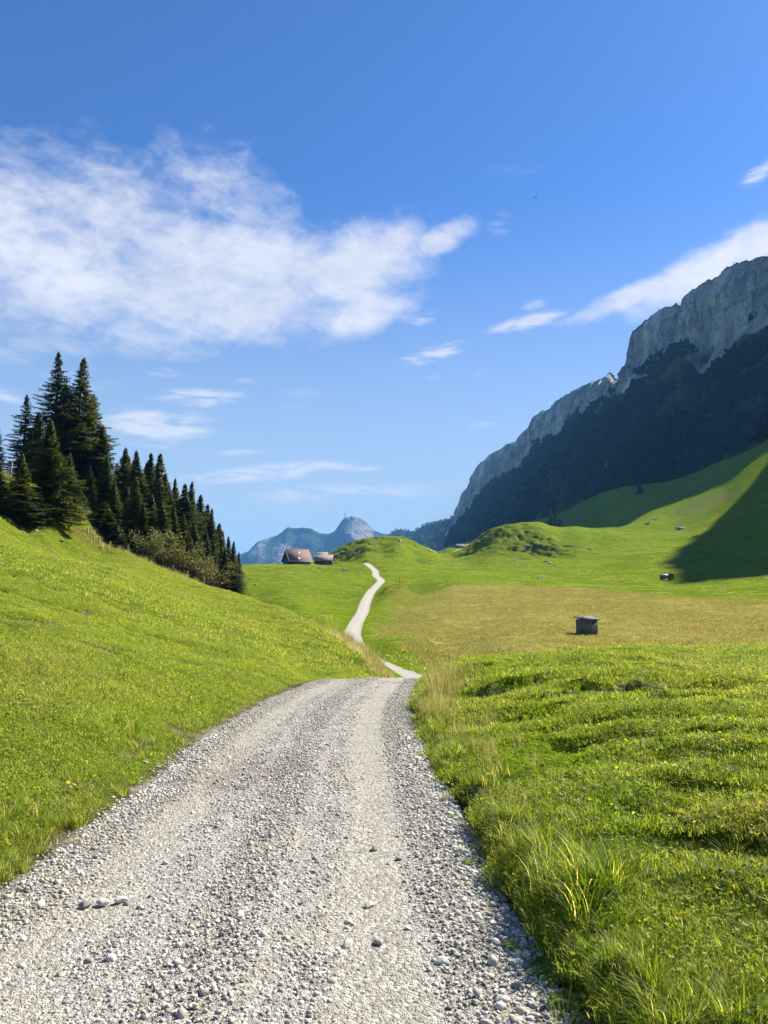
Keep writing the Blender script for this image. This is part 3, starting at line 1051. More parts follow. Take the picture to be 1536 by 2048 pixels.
def build_terrain():
    front = np.radians(np.linspace(-33, 33, 600))
    side = np.radians(np.linspace(35, 178, 60))
    A = np.concatenate([-side[::-1], front, side])
    R = np.concatenate([[0.3, 0.6], np.exp(np.linspace(math.log(0.9), math.log(290), 520)), np.linspace(291.2, 470, 150), np.exp(np.linspace(math.log(475), math.log(700), 40)), np.exp(np.linspace(math.log(730), math.log(11500), 70))])
    a, r = np.meshgrid(A, R, indexing='ij')
    X, Y = r * np.sin(a), r * np.cos(a)
    Z = height(X, Y)
    pd, side_, idx = path_query(X, Y)
    pd = pd.reshape(X.shape)
    Zt = Z - 0.05 * (pd < -0.02) * (1 - sstep(-0.15, -0.02, pd))     # under the gravel
    nA, nR = a.shape
    V = np.stack([X.ravel(), Y.ravel(), Zt.ravel()], 1)
    I = np.arange(nA * nR).reshape(nA, nR)
    q = np.stack([I[:-1, :-1], I[:-1, 1:], I[1:, 1:], I[1:, :-1]], -1).reshape(-1, 4)
    # close the ring behind and the middle
    q2 = np.stack([I[-1, :-1], I[-1, 1:], I[0, 1:], I[0, :-1]], -1).reshape(-1, 4)
    V = np.concatenate([V, [[0, 0, 0.0]]])
    c = len(V) - 1
    t = [(c, I[k, 0], I[(k + 1) % nA, 0]) for k in range(nA)]
    q = np.concatenate([q, q2])[:, ::-1]
    me = mesh_from('ground', V, np.array(t)[:, ::-1], q, smooth=True)
    x, y, rr = X.ravel(), Y.ravel(), r.ravel()
    wx = x + fbm(x * 0.09, y * 0.09, octv=4, seed=51) * 7
    wy = y + fbm(x * 0.09, y * 0.09, octv=4, seed=55) * 9
    sd = dist_poly(wx, wy, DRY) * np.where(inpoly(wx, wy, DRY), 1, -1)
    dry = sstep(-3, 6, sd)
    dry *= (1 - 0.75 * sstep(0.05, 0.5, fbm(x * 0.035, y * 0.05, octv=3, seed=58)) * sstep(18, 2, sd))
    wx = x + fbm(x * 0.3, y * 0.3, octv=3, seed=61) * 2
    sd = dist_poly(wx, y, ROUGH_KNOLL) * np.where(inpoly(wx, y, ROUGH_KNOLL), 1, -1)
    rough = sstep(-1.0, 1.5, sd)
    for (px, D, rad) in ((985, 405, 24), (1020, 385, 24), (700, 378, 24), (1075, 362, 22), (1050, 350, 20), (770, 402, 24)):
        cx = (px - 768) / F * D
        g = np.exp(-(((x - cx) / rad)**2 + ((y - D) / rad)**2))
        rough = np.maximum(rough, sstep(0.25, 0.7, g + 0.5 * fbm(x * 0.12, y * 0.12, octv=3, seed=66)) * 0.45)
    # grass is thinner and straw coloured along the brow of the left pasture
    bare = np.zeros_like(x)
    sc = P(1400, 1000, 480)
    g = np.exp(-(((x - sc[0]) / 30)**2 + ((y - sc[1]) / 24)**2))
    bare = np.maximum(bare, sstep(0.3, 0.8, g + 0.55 * fbm(x * 0.1, y * 0.05, octv=4, seed=71)) * 0.45)
    p = pd.ravel()
    bare = np.maximum(bare, sstep(0.45, 0.0, p + 0.18 * fbm(x * 2, y * 2, octv=3, seed=73)) * (y < 60) * 0.9)
    md = fbm(x * 0.8, y * 0.8, octv=4, seed=77)
    bare = np.maximum(bare, sstep(0.36, 0.5, md) * (rr > 4) * (rr < 80) * (x < 0) * 0.85)
    bare = np.maximum(bare, sstep(0.46, 0.56, fbm(x * 2.0, y * 2.0, octv=2, seed=78)) * (rr > 4) * (rr < 80) * (x < 0) * (p > 0.3) * 0.9)
    bk = np.maximum(inpoly(x, y, BANK_ROUGH) * 1.0, 0)
    bare = np.maximum(bare, bk * sstep(0.36, 0.5, fbm(x * 1.4, y * 2.2, octv=3, seed=79)) * 0.7)
    bare = np.maximum(bare, sstep(0.55, 0.75, fbm(x * 0.11, y * 0.11, octv=4, seed=81)) * (rr > 240) * (rr < 700) * 0.8)
    for nm, arr in (('dry', dry), ('rough', rough), ('bare', bare)):
        fattr(me, nm, np.concatenate([arr, [0]]))
    g = link('ground', me, M_ground)
    tag(g, 'green alpine pasture with hollow of straw coloured meadow', kind='structure')


build_terrain()


def build_path():
    n = len(PC)
    ks = [-1.0, -0.97, -0.9, -0.75, -0.5, -0.2, 0.1, 0.4, 0.65, 0.85, 0.94, 1.0]
    near = PC[:, 1] < 22
    s = np.cumsum(np.concatenate([[0], np.hypot(*np.diff(PC[:, :2], axis=0).T)]))
    # resample near part finer
    fine = catmull(ctr, np.sort(np.concatenate([np.linspace(0, 1, 900), np.linspace(0.16, 0.5, 700)])))
    T = np.gradient(fine[:, :2], axis=0)
    T /= np.maximum(np.linalg.norm(T, axis=1), 1e-9)[:, None]
    Nn = np.stack([T[:, 1], -T[:, 0]], 1)
    m = len(fine)
    ss = np.cumsum(np.concatenate([[0], np.hypot(*np.diff(fine[:, :2], axis=0).T)]))
    V = np.zeros((m, len(ks), 3))
    edge = np.zeros((m, len(ks)))
    for j, k in enumerate(ks):
        wob = 0.0
        if abs(k) > 0.8:
            wob = fbm(ss * 1.3, np.full(m, 3.0 * np.sign(k)), octv=4, seed=91) * 0.16 + fbm(ss * 6, np.full(m, 7.0 * np.sign(k)), octv=2, seed=93) * 0.04
        hw = fine[:, 2] * k + np.sign(k) * (0.05 + wob)
        V[:, j, 0] = fine[:, 0] + Nn[:, 0] * hw
        V[:, j, 1] = fine[:, 1] + Nn[:, 1] * hw
        edge[:, j] = 1.0 if abs(k) >= 0.97 else (0.75 if abs(k) > 0.88 else (0.25 if abs(k) > 0.7 else 0.0))
    X, Y = V[:, :, 0], V[:, :, 1]
    z = path_z(Y)
    kk = np.array(ks)[None, :]
    rut = -0.025 * (np.exp(-((kk + 0.55) / 0.16)**2) + np.exp(-((kk - 0.5) / 0.16)**2)) + 0.02 * np.exp(-(kk / 0.25)**2)
    z = z + rut + 0.012 * fbm(X * 1.2, Y * 1.2, octv=3, seed=95) + 0.012
    e = np.abs(kk) * np.ones_like(z)
    z = np.where(e >= 0.999, z - 0.09, np.where(e >= 0.965, np.minimum(z, path_z(Y) + 0.006), z))
    V[:, :, 2] = z
    I = np.arange(m * len(ks)).reshape(m, len(ks))
    q = np.stack([I[:-1, :-1], I[:-1, 1:], I[1:, 1:], I[1:, :-1]], -1).reshape(-1, 4)
    me = mesh_from('gravel_path', V.reshape(-1, 3), None, q, smooth=True)
    fattr(me, 'edge', edge.ravel())
    stn = np.zeros_like(X)
    for px, py, ra in ((490, 1545, 0.55), (520, 1520, 0.5), (465, 1570, 0.4), (590, 1617, 0.25), (830, 1608, 0.2)):
        x, y = on_path(px, py)
        stn = np.maximum(stn, np.exp(-(((X - x) / ra)**2 + ((Y - y) / (ra * 0.8))**2)) * (0.6 if ra > 0.3 else 0.5))
    fattr(me, 'stain', stn.ravel())
    o = link('gravel_path', me, M_gravel)
    tag(o, 'pale gravel farm track winding down and away through the pasture', kind='structure')
    # the far stretch of track up to the distant farm
    pts = [P(905, 1126, 430), P(909, 1117, 462), P(920, 1108, 500), P(930, 1102, 535)]
    c = catmull([(p[0], p[1], 1.4) for p in pts], np.linspace(0, 1, 40))
    T = np.gradient(c[:, :2], axis=0)
    T /= np.linalg.norm(T, axis=1)[:, None]
    V = []
    for k in (-1, -0.8, 0, 0.8, 1):
        x, y = c[:, 0] + T[:, 1] * k * 2.0, c[:, 1] - T[:, 0] * k * 2.0
        zz = height(x, y) + (0.25 if abs(k) < 0.9 else -0.2)
        V.append(np.stack([x, y, zz], 1))
    V = np.stack(V, 1)
    I = np.arange(40 * 5).reshape(40, 5)
    q = np.stack([I[:-1, :-1], I[:-1, 1:], I[1:, 1:], I[1:, :-1]], -1).reshape(-1, 4)
    me = mesh_from('far_track', V.reshape(-1, 3), None, q, smooth=True)
    fattr(me, 'edge', np.zeros(200))
    fattr(me, 'stain', np.zeros(200))
    tag(link('far_track', me, M_gravel), 'short pale stretch of track climbing to the distant farmhouse', kind='structure')


build_path()


# ------------------------------------------------------------------ mountains
def interp_cols(keys, n):
    """keys: list of (param, base xyz, foot xyz, top xyz); returns dense columns"""
    t = np.array([k[0] for k in keys], float)
    out = []
    T = np.linspace(t[0], t[-1], n)
    for j in (1, 2, 3):
        A = np.array([k[j] for k in keys])
        out.append(np.stack([np.interp(T, t, A[:, i]) for i in range(3)], 1))
    return T, out


MTN = {}


def build_mountain():
    rows = [  # px, base(py, D), cliff foot(py, D), top(py, D)
        (893, 1094, 1560, 1075, 2900, 1066, 2960), (907, 1092, 1450, 1058, 2750, 1036, 2850), (916, 1090, 1400, 1045, 2680, 1012, 2780), (925, 1087, 1350, 1035, 2600, 985, 2700),
        (934, 1083, 1310, 1020, 2520, 975, 2620), (945, 1080, 1280, 1008, 2450, 948, 2550), (957, 1075, 1240, 994, 2350, 928, 2440), (970, 1069, 1220, 982, 2250, 920, 2330),
        (985, 1064, 1170, 965, 2170, 905, 2260), (1000, 1060, 1120, 952, 2100, 899, 2180), (1015, 1055, 1060, 945, 2020, 888, 2100), (1030, 1049, 1000, 935, 1950, 884, 2030),
        (1045, 1046, 970, 918, 1880, 866, 1960), (1060, 1043, 940, 900, 1800, 851, 1880), (1068, 1041, 920, 893, 1760, 834, 1840), (1080, 1038, 900, 885, 1710, 824, 1790),
        (1092, 1034, 880, 878, 1660, 822, 1740), (1100, 1033, 870, 870, 1630, 815, 1710), (1115, 1028, 850, 860, 1570, 800, 1650), (1150, 1012, 810, 832, 1480, 779, 1560),
        (1180, 998, 780, 808, 1390, 765, 1470), (1200, 988, 760, 795, 1330, 757, 1420), (1220, 982, 740, 785, 1290, 749, 1370), (1227, 979, 732, 780, 1275, 752, 1350),
        (1231, 977, 728, 777, 1265, 764, 1320), (1240, 975, 722, 770, 1250, 760, 1300), (1248, 974, 716, 765, 1200, 742, 1250), (1256, 973, 712, 760, 1180, 705, 1225),
        (1261, 972, 708, 757, 1170, 672, 1215), (1267, 971, 704, 752, 1160, 661, 1210), (1285, 969, 690, 742, 1140, 645, 1195), (1300, 967, 680, 735, 1130, 632, 1185),
        (1330, 962, 665, 712, 1100, 616, 1155), (1352, 958, 653, 698, 1070, 609, 1125), (1360, 957, 650, 694, 1060, 612, 1115), (1364, 956, 647, 692, 1055, 597, 1100),
        (1380, 949, 632, 700, 1025, 582, 1085), (1400, 941, 615, 735, 1000, 571, 1060), (1415, 935, 606, 730, 985, 561, 1045), (1440, 923, 590, 700, 950, 551, 1015),
        (1452, 917, 582, 690, 935, 537, 1000), (1470, 911, 575, 672, 920, 528, 985), (1500, 901, 560, 655, 890, 522, 950), (1520, 892, 550, 642, 868, 515, 930), (1536, 884, 540, 632, 850, 513, 915)]
    keys = []
    s = 0
    for px, bpy_, bD, fpy, fD, tpy, tD in rows:
        b, f, t = P(px, bpy_, bD), P(px, fpy, fD), P(px, tpy, tD)
        keys.append([0, (b[0], b[1], b[2] - 6), f, t])
    # the wall goes on to the right, outside the picture
    for b, f, t in [((285, 490, 100), (440, 760, 320), (476, 820, 418)), ((292, 440, 95), (450, 700, 315), (488, 755, 418)), ((298, 400, 92), (455, 660, 290), (494, 705, 372)),
                    ((302, 370, 90), (458, 625, 285), (497, 668, 352)), ((306, 340, 90), (455, 590, 320), (506, 625, 418)), ((310, 300, 88), (450, 545, 340), (510, 575, 455)),
                    ((312, 260, 86), (440, 490, 340), (503, 515, 463)), ((313, 240, 85), (436, 462, 330), (505, 482, 434)), ((315, 220, 84), (430, 430, 330), (501, 445, 453)), ((330, 170, 84), (470, 370, 320), (530, 375, 440)),
                    ((350, 100, 84), (540, 270, 310), (610, 270, 420)), ((370, 0, 84), (580, 120, 300), (660, 120, 400)), ((380, -200, 84), (600, -100, 300), (690, -100, 400))]:
        keys.append([0, b, f, t])
    for i in range(1, len(keys)):
        keys[i][0] = keys[i - 1][0] + min(np.linalg.norm(np.array(keys[i][3]) - np.array(keys[i - 1][3])), 60 if i < len(rows) else 40)
    n = 760
    T, (B, Ft, Tp) = interp_cols(keys, n)
    t1 = np.linspace(0, 1, 90)
    t2 = np.linspace(0, 1, 60)[1:]
    t3 = np.linspace(0, 1, 14)[1:]
    # slope below the wall: hollow at its foot, steeper above; runs a little below the surveyed base
    k = T[:, None]
    z_prof = t1**1.12
    X = B[:, None, 0] * (1 - t1) + Ft[:, None, 0] * t1
    Y = B[:, None, 1] * (1 - t1) + Ft[:, None, 1] * t1
    Z = B[:, None, 2] * (1 - z_prof) + Ft[:, None, 2] * z_prof
    gul = fbm(k / 55.0, t1[None] * 1.2, octv=4, seed=101)
    rel = fbm(X / 40, Y / 40, octv=4, seed=103)
    Z = Z + np.sin(np.pi * t1)[None]**0.7 * (26 * gul + 11 * rel)
    up = t2
    # wall: overhangs and ledges, profile steep
    hp = np.clip(up * 1.0, 0, 1)**0.85
    X2 = Ft[:, None, 0] * (1 - hp) + Tp[:, None, 0] * hp
    Y2 = Ft[:, None, 1] * (1 - hp) + Tp[:, None, 1] * hp
    zb = Ft[:, None, 2] + (16 * gul[:, -1:] * 0)
    Z2 = zb * (1 - up) + Tp[:, None, 2] * up
    nx, ny = -0.82, -0.57
    fl = ridged(k / 45.0, Z2 / 260, octv=5, seed=111) * 24
    fl = fl + ridged(k / 13.0, Z2 / 110, octv=3, seed=112) * 6
    bed = fbm(k / 160.0, Z2 / 14.0, octv=4, seed=113) * 5
    d = (fl + bed) * np.sin(np.pi * np.clip(up, 0, 1))[None]**0.5 * 0.9
    ledge = np.floor(Z2 / 34 + fbm(k / 120, Z2 / 200, octv=2, seed=117) * 1.4)
    d = d - 2.5 * ((Z2 / 34 + fbm(k / 120, Z2 / 200, octv=2, seed=117) * 1.4) - ledge) * np.sin(np.pi * up)[None]
    X2 = X2 + nx * d
    Y2 = Y2 + ny * d
    Z2 = Z2 + (up > 0.93)[None] * fbm(k / 9, k * 0 + 3.0, octv=3, seed=119) * 3.0
    # back of the ridge falls away behind
    back = np.array([140.0, 120.0])
    X3 = Tp[:, None, 0] + back[0] * t3
    Y3 = Tp[:, None, 1] + back[1] * t3
    Z3 = Tp[:, None, 2] - 260 * t3**1.3 + fbm(X3 / 30, Y3 / 30, octv=3, seed=121) * 8 * np.minimum(t3 * 2, 1)
    GX, GY, GZ = (np.concatenate(a, 1) for a in ((X, X2, X3), (Y, Y2, Y3), (Z, Z2, Z3)))
    m = GX.shape[1]
    V = np.stack([GX, GY, GZ], -1)
    I = np.arange(n * m).reshape(n, m)
    q = np.stack([I[:-1, :-1], I[1:, :-1], I[1:, 1:], I[:-1, 1:]], -1).reshape(-1, 4)
    me = mesh_from('mountain', V.reshape(-1, 3), None, q[:, ::-1], smooth=True)
    rk = np.zeros((n, m))
    rk[:, :90] = np.clip(sstep(0.82, 1.0, t1)[None] * 0.75 + 0.55 * sstep(0.45, 0.75, fbm(k / 26.0, t1[None] * 5, octv=4, seed=131)) * (t1 > 0.25)[None], 0, 1)
    rk[:, 90:149] = 0.95 - 0.55 * sstep(0.9, 1.0, up)[None] - 0.5 * sstep(0.2, 0.6, fbm(k / 70.0, Z2 / 50, octv=3, seed=133)) * sstep(0.5, 0.1, up)[None]
    rk[:, 149:] = 0.15
    fattr(me, 'rock', rk.ravel())
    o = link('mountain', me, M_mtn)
    tag(o, 'shaded limestone wall above a dark wooded slope', kind='structure')
    MTN['V'], MTN['T'] = V, T
    return V


MV = build_mountain()


def crest_mesh(name, crest, D, depth, z0, back, mat, disp, scale, rockfn, nrow=70, ncol=420, label=None):
    xs = np.linspace(crest[0][0], crest[-1][0], ncol)
    ys = np.interp(xs, [c[0] for c in crest], [c[1] for c in crest])
    top = np.array([P(px, py, D) for px, py in zip(xs, ys)])
    t = np.linspace(0, 1, nrow)
    X = top[:, None, 0] * np.ones(nrow)[None] * (1 - 0.10 * (1 - t))
    Y = D - depth * (1 - t)[None] + 0 * X
    prof = t**1.25
    Z = z0 + (top[:, None, 2] - z0) * prof[None]
    e = np.sin(np.pi * t)[None]**0.6
    R = ridged(X / scale, Y / scale * 0.6, Z / scale, octv=5, seed=141)
    Z = Z + e * disp * (R - 0.4)
    Y = Y - e * disp * 1.2 * fbm(X / scale * 1.4, Z / scale, octv=4, seed=143)
    Z[:, -1] += fbm(xs / 2.0, xs * 0 + 1, octv=3, seed=145) * D * 0.0006
    t3 = np.linspace(0, 1, 10)[1:]
    X3 = top[:, None, 0] + 0 * t3
    Y3 = D + back * t3[None] + 0 * X3
    Z3 = top[:, None, 2] * (1 - t3) + z0 * t3
    G = np.stack([np.concatenate(a, 1) for a in ((X, X3), (Y, Y3), (Z, Z3))], -1)
    n, m = G.shape[:2]
    I = np.arange(n * m).reshape(n, m)
    q = np.stack([I[:-1, :-1], I[1:, :-1], I[1:, 1:], I[:-1, 1:]], -1).reshape(-1, 4)
    me = mesh_from(name, G.reshape(-1, 3), None, q, smooth=True)
    pxg = np.concatenate([np.repeat(xs[:, None], m, 1)], 1)
    tg = np.concatenate([t, np.ones(9)])[None] * np.ones((n, 1))
    fattr(me, 'rock', rockfn(pxg, tg).ravel())
    tag(link(name, me, mat), label, kind='structure')
    return G


FAR_CREST = [(300, 1150), (430, 1128), (485, 1107), (497, 1102), (514, 1084), (530, 1078), (556, 1070), (576, 1054), (590, 1057), (607, 1055), (622, 1057), (640, 1067),
             (657, 1068), (670, 1062), (676, 1052), (684, 1041), (690, 1034), (700, 1034), (706, 1033), (722, 1037), (736, 1047), (748, 1061), (762, 1066), (775, 1069), (800, 1082), (860, 1100), (1000, 1120)]


def far_rock(px, t):
    r = 0.2 + 0.0 * px
    r = r + 0.75 * np.exp(-((px - 722) / 26)**2) * sstep(0.45, 0.75, t)
    r = r + 0.5 * np.exp(-((px - 575) / 18)**2) * np.exp(-((t - 0.7) / 0.15)**2)
    r = r + 0.35 * np.exp(-((px - 530) / 25)**2) * sstep(0.5, 0.8, t)
    return np.clip(r, 0, 1)


FARG = crest_mesh('far_mountain', FAR_CREST, 5500, 1500, -80, 900, M_far, 130, 420, far_rock, 80, 460, 'hazy blue peak with a rocky top on the skyline')
RIDGE = [(740, 1100), (770, 1075), (782, 1066), (800, 1058), (812, 1062), (828, 1063), (840, 1055), (858, 1047), (872, 1044), (888, 1041), (902, 1036), (930, 1020), (990, 1030)]
RIDG = crest_mesh('wooded_ridge', RIDGE, 3600, 900, -60, 500, M_mtn, 40, 200, lambda p, t: 0 * p + 0.05, 40, 200, 'low blue wooded ridge closing the valley')


# ------------------------------------------------------------------ scattered stuff by geometry nodes
def rmat(z, tx=0.0, ty=0.0):
    return (tx, ty, z)


def scatter(name, pos, rot, scl, idx, srcs, label, mat=None):
    me = bpy.data.meshes.new(name)
    me.vertices.add(len(pos))
    me.vertices.foreach_set('co', np.asarray(pos, np.float32).ravel())
    a = me.attributes.new('rot', 'FLOAT_VECTOR', 'POINT')
    a.data.foreach_set('vector', np.asarray(rot, np.float32).ravel())
    scl = np.asarray(scl, np.float32)
    if scl.ndim == 1:
        scl = np.repeat(scl[:, None], 3, 1)
    a = me.attributes.new('scl', 'FLOAT_VECTOR', 'POINT')
    a.data.foreach_set('vector', scl.ravel())
    a = me.attributes.new('idx', 'INT', 'POINT')
    a.data.foreach_set('value', np.asarray(idx, np.int32))
    o = link(name, me)
    if mat:
        me.materials.append(mat)
    col = bpy.data.collections.new(name + '_pieces')
    for i, s in enumerate(srcs):
        so = bpy.data.objects.new('%s_piece_%02d' % (name, i), s)
        col.objects.link(so)
    ng = bpy.data.node_groups.new(name + '_scatter', 'GeometryNodeTree')
    ng.interface.new_socket('Geometry', in_out='INPUT', socket_type='NodeSocketGeometry')
    ng.interface.new_socket('Geometry', in_out='OUTPUT', socket_type='NodeSocketGeometry')
    N, L = ng.nodes, ng.links
    gi, go = N.new('NodeGroupInput'), N.new('NodeGroupOutput')
    ci = N.new('GeometryNodeCollectionInfo')
    ci.inputs['Collection'].default_value = col
    ci.inputs['Separate Children'].default_value = True
    ci.inputs['Reset Children'].default_value = True
    ip = N.new('GeometryNodeInstanceOnPoints')
    ip.inputs['Pick Instance'].default_value = True

    def na(nm, typ):
        n = N.new('GeometryNodeInputNamedAttribute')
        n.data_type = typ
        n.inputs['Name'].default_value = nm
        return n.outputs['Attribute']
    e2r = N.new('FunctionNodeEulerToRotation')
    L.new(na('rot', 'FLOAT_VECTOR'), e2r.inputs[0])
    L.new(e2r.outputs[0], ip.inputs['Rotation'])
    L.new(na('scl', 'FLOAT_VECTOR'), ip.inputs['Scale'])
    L.new(na('idx', 'INT'), ip.inputs['Instance Index'])
    L.new(gi.outputs[0], ip.inputs['Points'])
    L.new(ci.outputs[0], ip.inputs['Instance'])
    L.new(ip.outputs[0], go.inputs[0])
    md = o.modifiers.new('scatter', 'NODES')
    md.node_group = ng
    tag(o, label, kind='stuff')
    return o


def tone_mesh(name, V, tris, tone, mat, quads=None):
    me = mesh_from(name, V, tris, quads)
    fattr(me, 'tone', tone)
    me.materials.append(mat)
    return me


def blades(name, n, size, hmin, hmax, w, bend, mat, seed, dryfrac=0.08, radial=False, leaves=0, leafsize=0.012, seg=2):
    g = np.random.default_rng(seed)
    V, Tn, tris = [], [], []
    base = 0
    if radial:
        rr = size * np.sqrt(g.random(n)) * 0.5
        th = g.random(n) * 2 * np.pi
        bx, by = rr * np.cos(th), rr * np.sin(th)
        ang = th + g.normal(0, 0.5, n)
    else:
        bx, by = (g.random(n) - 0.5) * size, (g.random(n) - 0.5) * size
        ang = g.random(n) * 2 * np.pi
    h = hmin + (hmax - hmin) * g.random(n)**1.3
    wd = w * (0.7 + 0.6 * g.random(n))
    bd = bend * (0.3 + g.random(n))
    tn = g.random(n) * 0.78
    tn[g.random(n) < dryfrac] = 0.95
    for i in range(n):
        c, s = math.cos(ang[i]), math.sin(ang[i])
        sx, sy = -s * wd[i] / 2, c * wd[i] / 2
        rows = []
        for k in range(seg + 1):
            t = k / seg
            out = bd[i] * h[i] * t * t
            z = h[i] * (t - 0.28 * bd[i] * t * t) - 0.01
            rows.append((bx[i] + c * out, by[i] + s * out, z, 1 - t**1.6))
        for k in range(seg):
            x, y, z, f = rows[k]
            V += [(x - sx * f, y - sy * f, z), (x + sx * f, y + sy * f, z)]
        V.append(rows[-1][:3])
        for k in range(seg - 1):
            a = base + 2 * k
            tris += [(a, a + 1, a + 3), (a, a + 3, a + 2)]
        a = base + 2 * (seg - 1)
        tris.append((a, a + 1, a + 2))
        Tn += [tn[i]] * (2 * seg + 1)
        base += 2 * seg + 1
    for i in range(leaves):
        x, y = (g.random(2) - 0.5) * size
        z = hmin * 0.4 + g.random() * hmax * 0.55
        a = g.random() * 6.28
        k = leafsize * (0.6 + 0.8 * g.random())
        ti, tj = g.normal(0, 0.45, 2)
        c, s = math.cos(a), math.sin(a)
        ring = []
        for (u, v) in ((-1, 0), (-0.3, -0.62), (0.6, -0.5), (1.05, 0), (0.6, 0.5), (-0.3, 0.62)):
            px, py = u * k, v * k
            ring.append((x + px * c - py * s, y + px * s + py * c, z + px * ti + py * tj + 0.25 * k * abs(v)))
        V += ring
        tris += [(base, base + j, base + j + 1) for j in range(1, 5)]
        Tn += [g.random() * 0.75] * 6
        base += 6
    return tone_mesh(name, V, np.array(tris), Tn, mat)


def sample_view(n, D0, D1, px0, px1, power=1.0, g=rng):
    """random plan positions inside the widened view wedge; density falls off as depth grows"""
    u = g.random(n)
    if power == 2:
        D = np.sqrt(D0**2 + (D1**2 - D0**2) * u)
    elif power == 1:
        D = D0 + (D1 - D0) * u
    else:
        D = D0 * (D1 / D0)**u
    px = px0 + (px1 - px0) * g.random(n)
    return (px - 768) / F * D, D


def slope_rot(X, Y, n, tilt=0.12, g=rng):
    e = 0.3
    hx = (height(X + e, Y) - height(X - e, Y)) / (2 * e)
    hy = (height(X, Y + e) - height(X, Y - e)) / (2 * e)
    rz = g.random(n) * 2 * np.pi
    # tilt the patch with the slope: rotate about Z first (euler XYZ applies X, Y, then Z)
    c, s = np.cos(rz), np.sin(rz)
    gx = hx * c + hy * s
    gy = -hx * s + hy * c
    rx = np.arctan(gy) + g.normal(0, tilt * 0.3, n)
    ry = -np.arctan(gx) + g.normal(0, tilt * 0.3, n)
    return np.stack([rx, ry, rz], 1)


TREE_SPOTS = []


def near_grass():
    g = np.random.default_rng(11)
    turf = [blades('turf_piece', 380, 0.30, 0.02, 0.055, 0.004, 0.9, M_turf, 200 + i, 0.07, leaves=36 if i < 3 else 10, leafsize=0.0095) for i in range(5)]
    mid = [blades('turf_piece', 300, 0.42, 0.025, 0.07, 0.006, 0.9, M_turf, 220 + i, 0.10, leaves=8, leafsize=0.011) for i in range(4)]
    far = [blades('turf_piece', 200, 0.9, 0.04, 0.10, 0.015, 0.9, M_turf, 240 + i, 0.12) for i in range(4)]
    out = []

    def put(D0, D1, n, power, base, cnt, s0, s1, lo=-420, hi=1960):
        X, Y = sample_view(n, D0, D1, lo, hi, power, g)
        pd, side, _ = path_query(X, Y)
        ok = pd > np.where(side > 0, 0.02 + 0.10 * g.random(n), 0.06 + 0.42 * g.random(n)**1.5)
        # nothing where the ground is hidden behind the brows
        dry = inpoly(X, Y, DRY)
        ok &= ~((X > -1) & (Y > 24))
        ok &= ~dry
        ok &= ~inpoly(X, Y, ROUGH_KNOLL)
        X, Y = X[ok], Y[ok]
        m = len(X)
        Z = height(X, Y)
        den = fbm(X * 0.8, Y * 0.8, octv=3, seed=77)
        rot = slope_rot(X, Y, m, 0.15, g)
        sc = s0 + (s1 - s0) * g.random(m)
        sc = sc * (1 + 0.2 * fbm(X * 0.7, Y * 0.7, octv=2, seed=301))
        hole = (den > 0.36) | ((fbm(X * 2.0, Y * 2.0, octv=2, seed=78) > 0.52) & (X < 0)) | (inpoly(X, Y, BANK_ROUGH) & (fbm(X * 1.4, Y * 2.2, octv=3, seed=79) > 0.42))
        sc = np.where(hole, sc * 0.3, sc)
        out.append((np.stack([X, Y, Z - 0.008], 1), rot, sc, base + g.integers(0, cnt, m)))
    put(1.0, 8.0, 5200, 2, 0, 5, 0.85, 1.3)
    put(7.0, 22, 14000, 2, 5, 4, 0.8, 1.3)
    put(20, 80, 15000, 2, 9, 4, 0.8, 1.4, -420, 800)
    cat = [np.concatenate([o[k] for o in out]) for k in range(4)]
    scatter('short_grass', cat[0], cat[1], cat[2], cat[3], turf + mid + far, 'short grazed turf with clover leaves on both sides of the track')


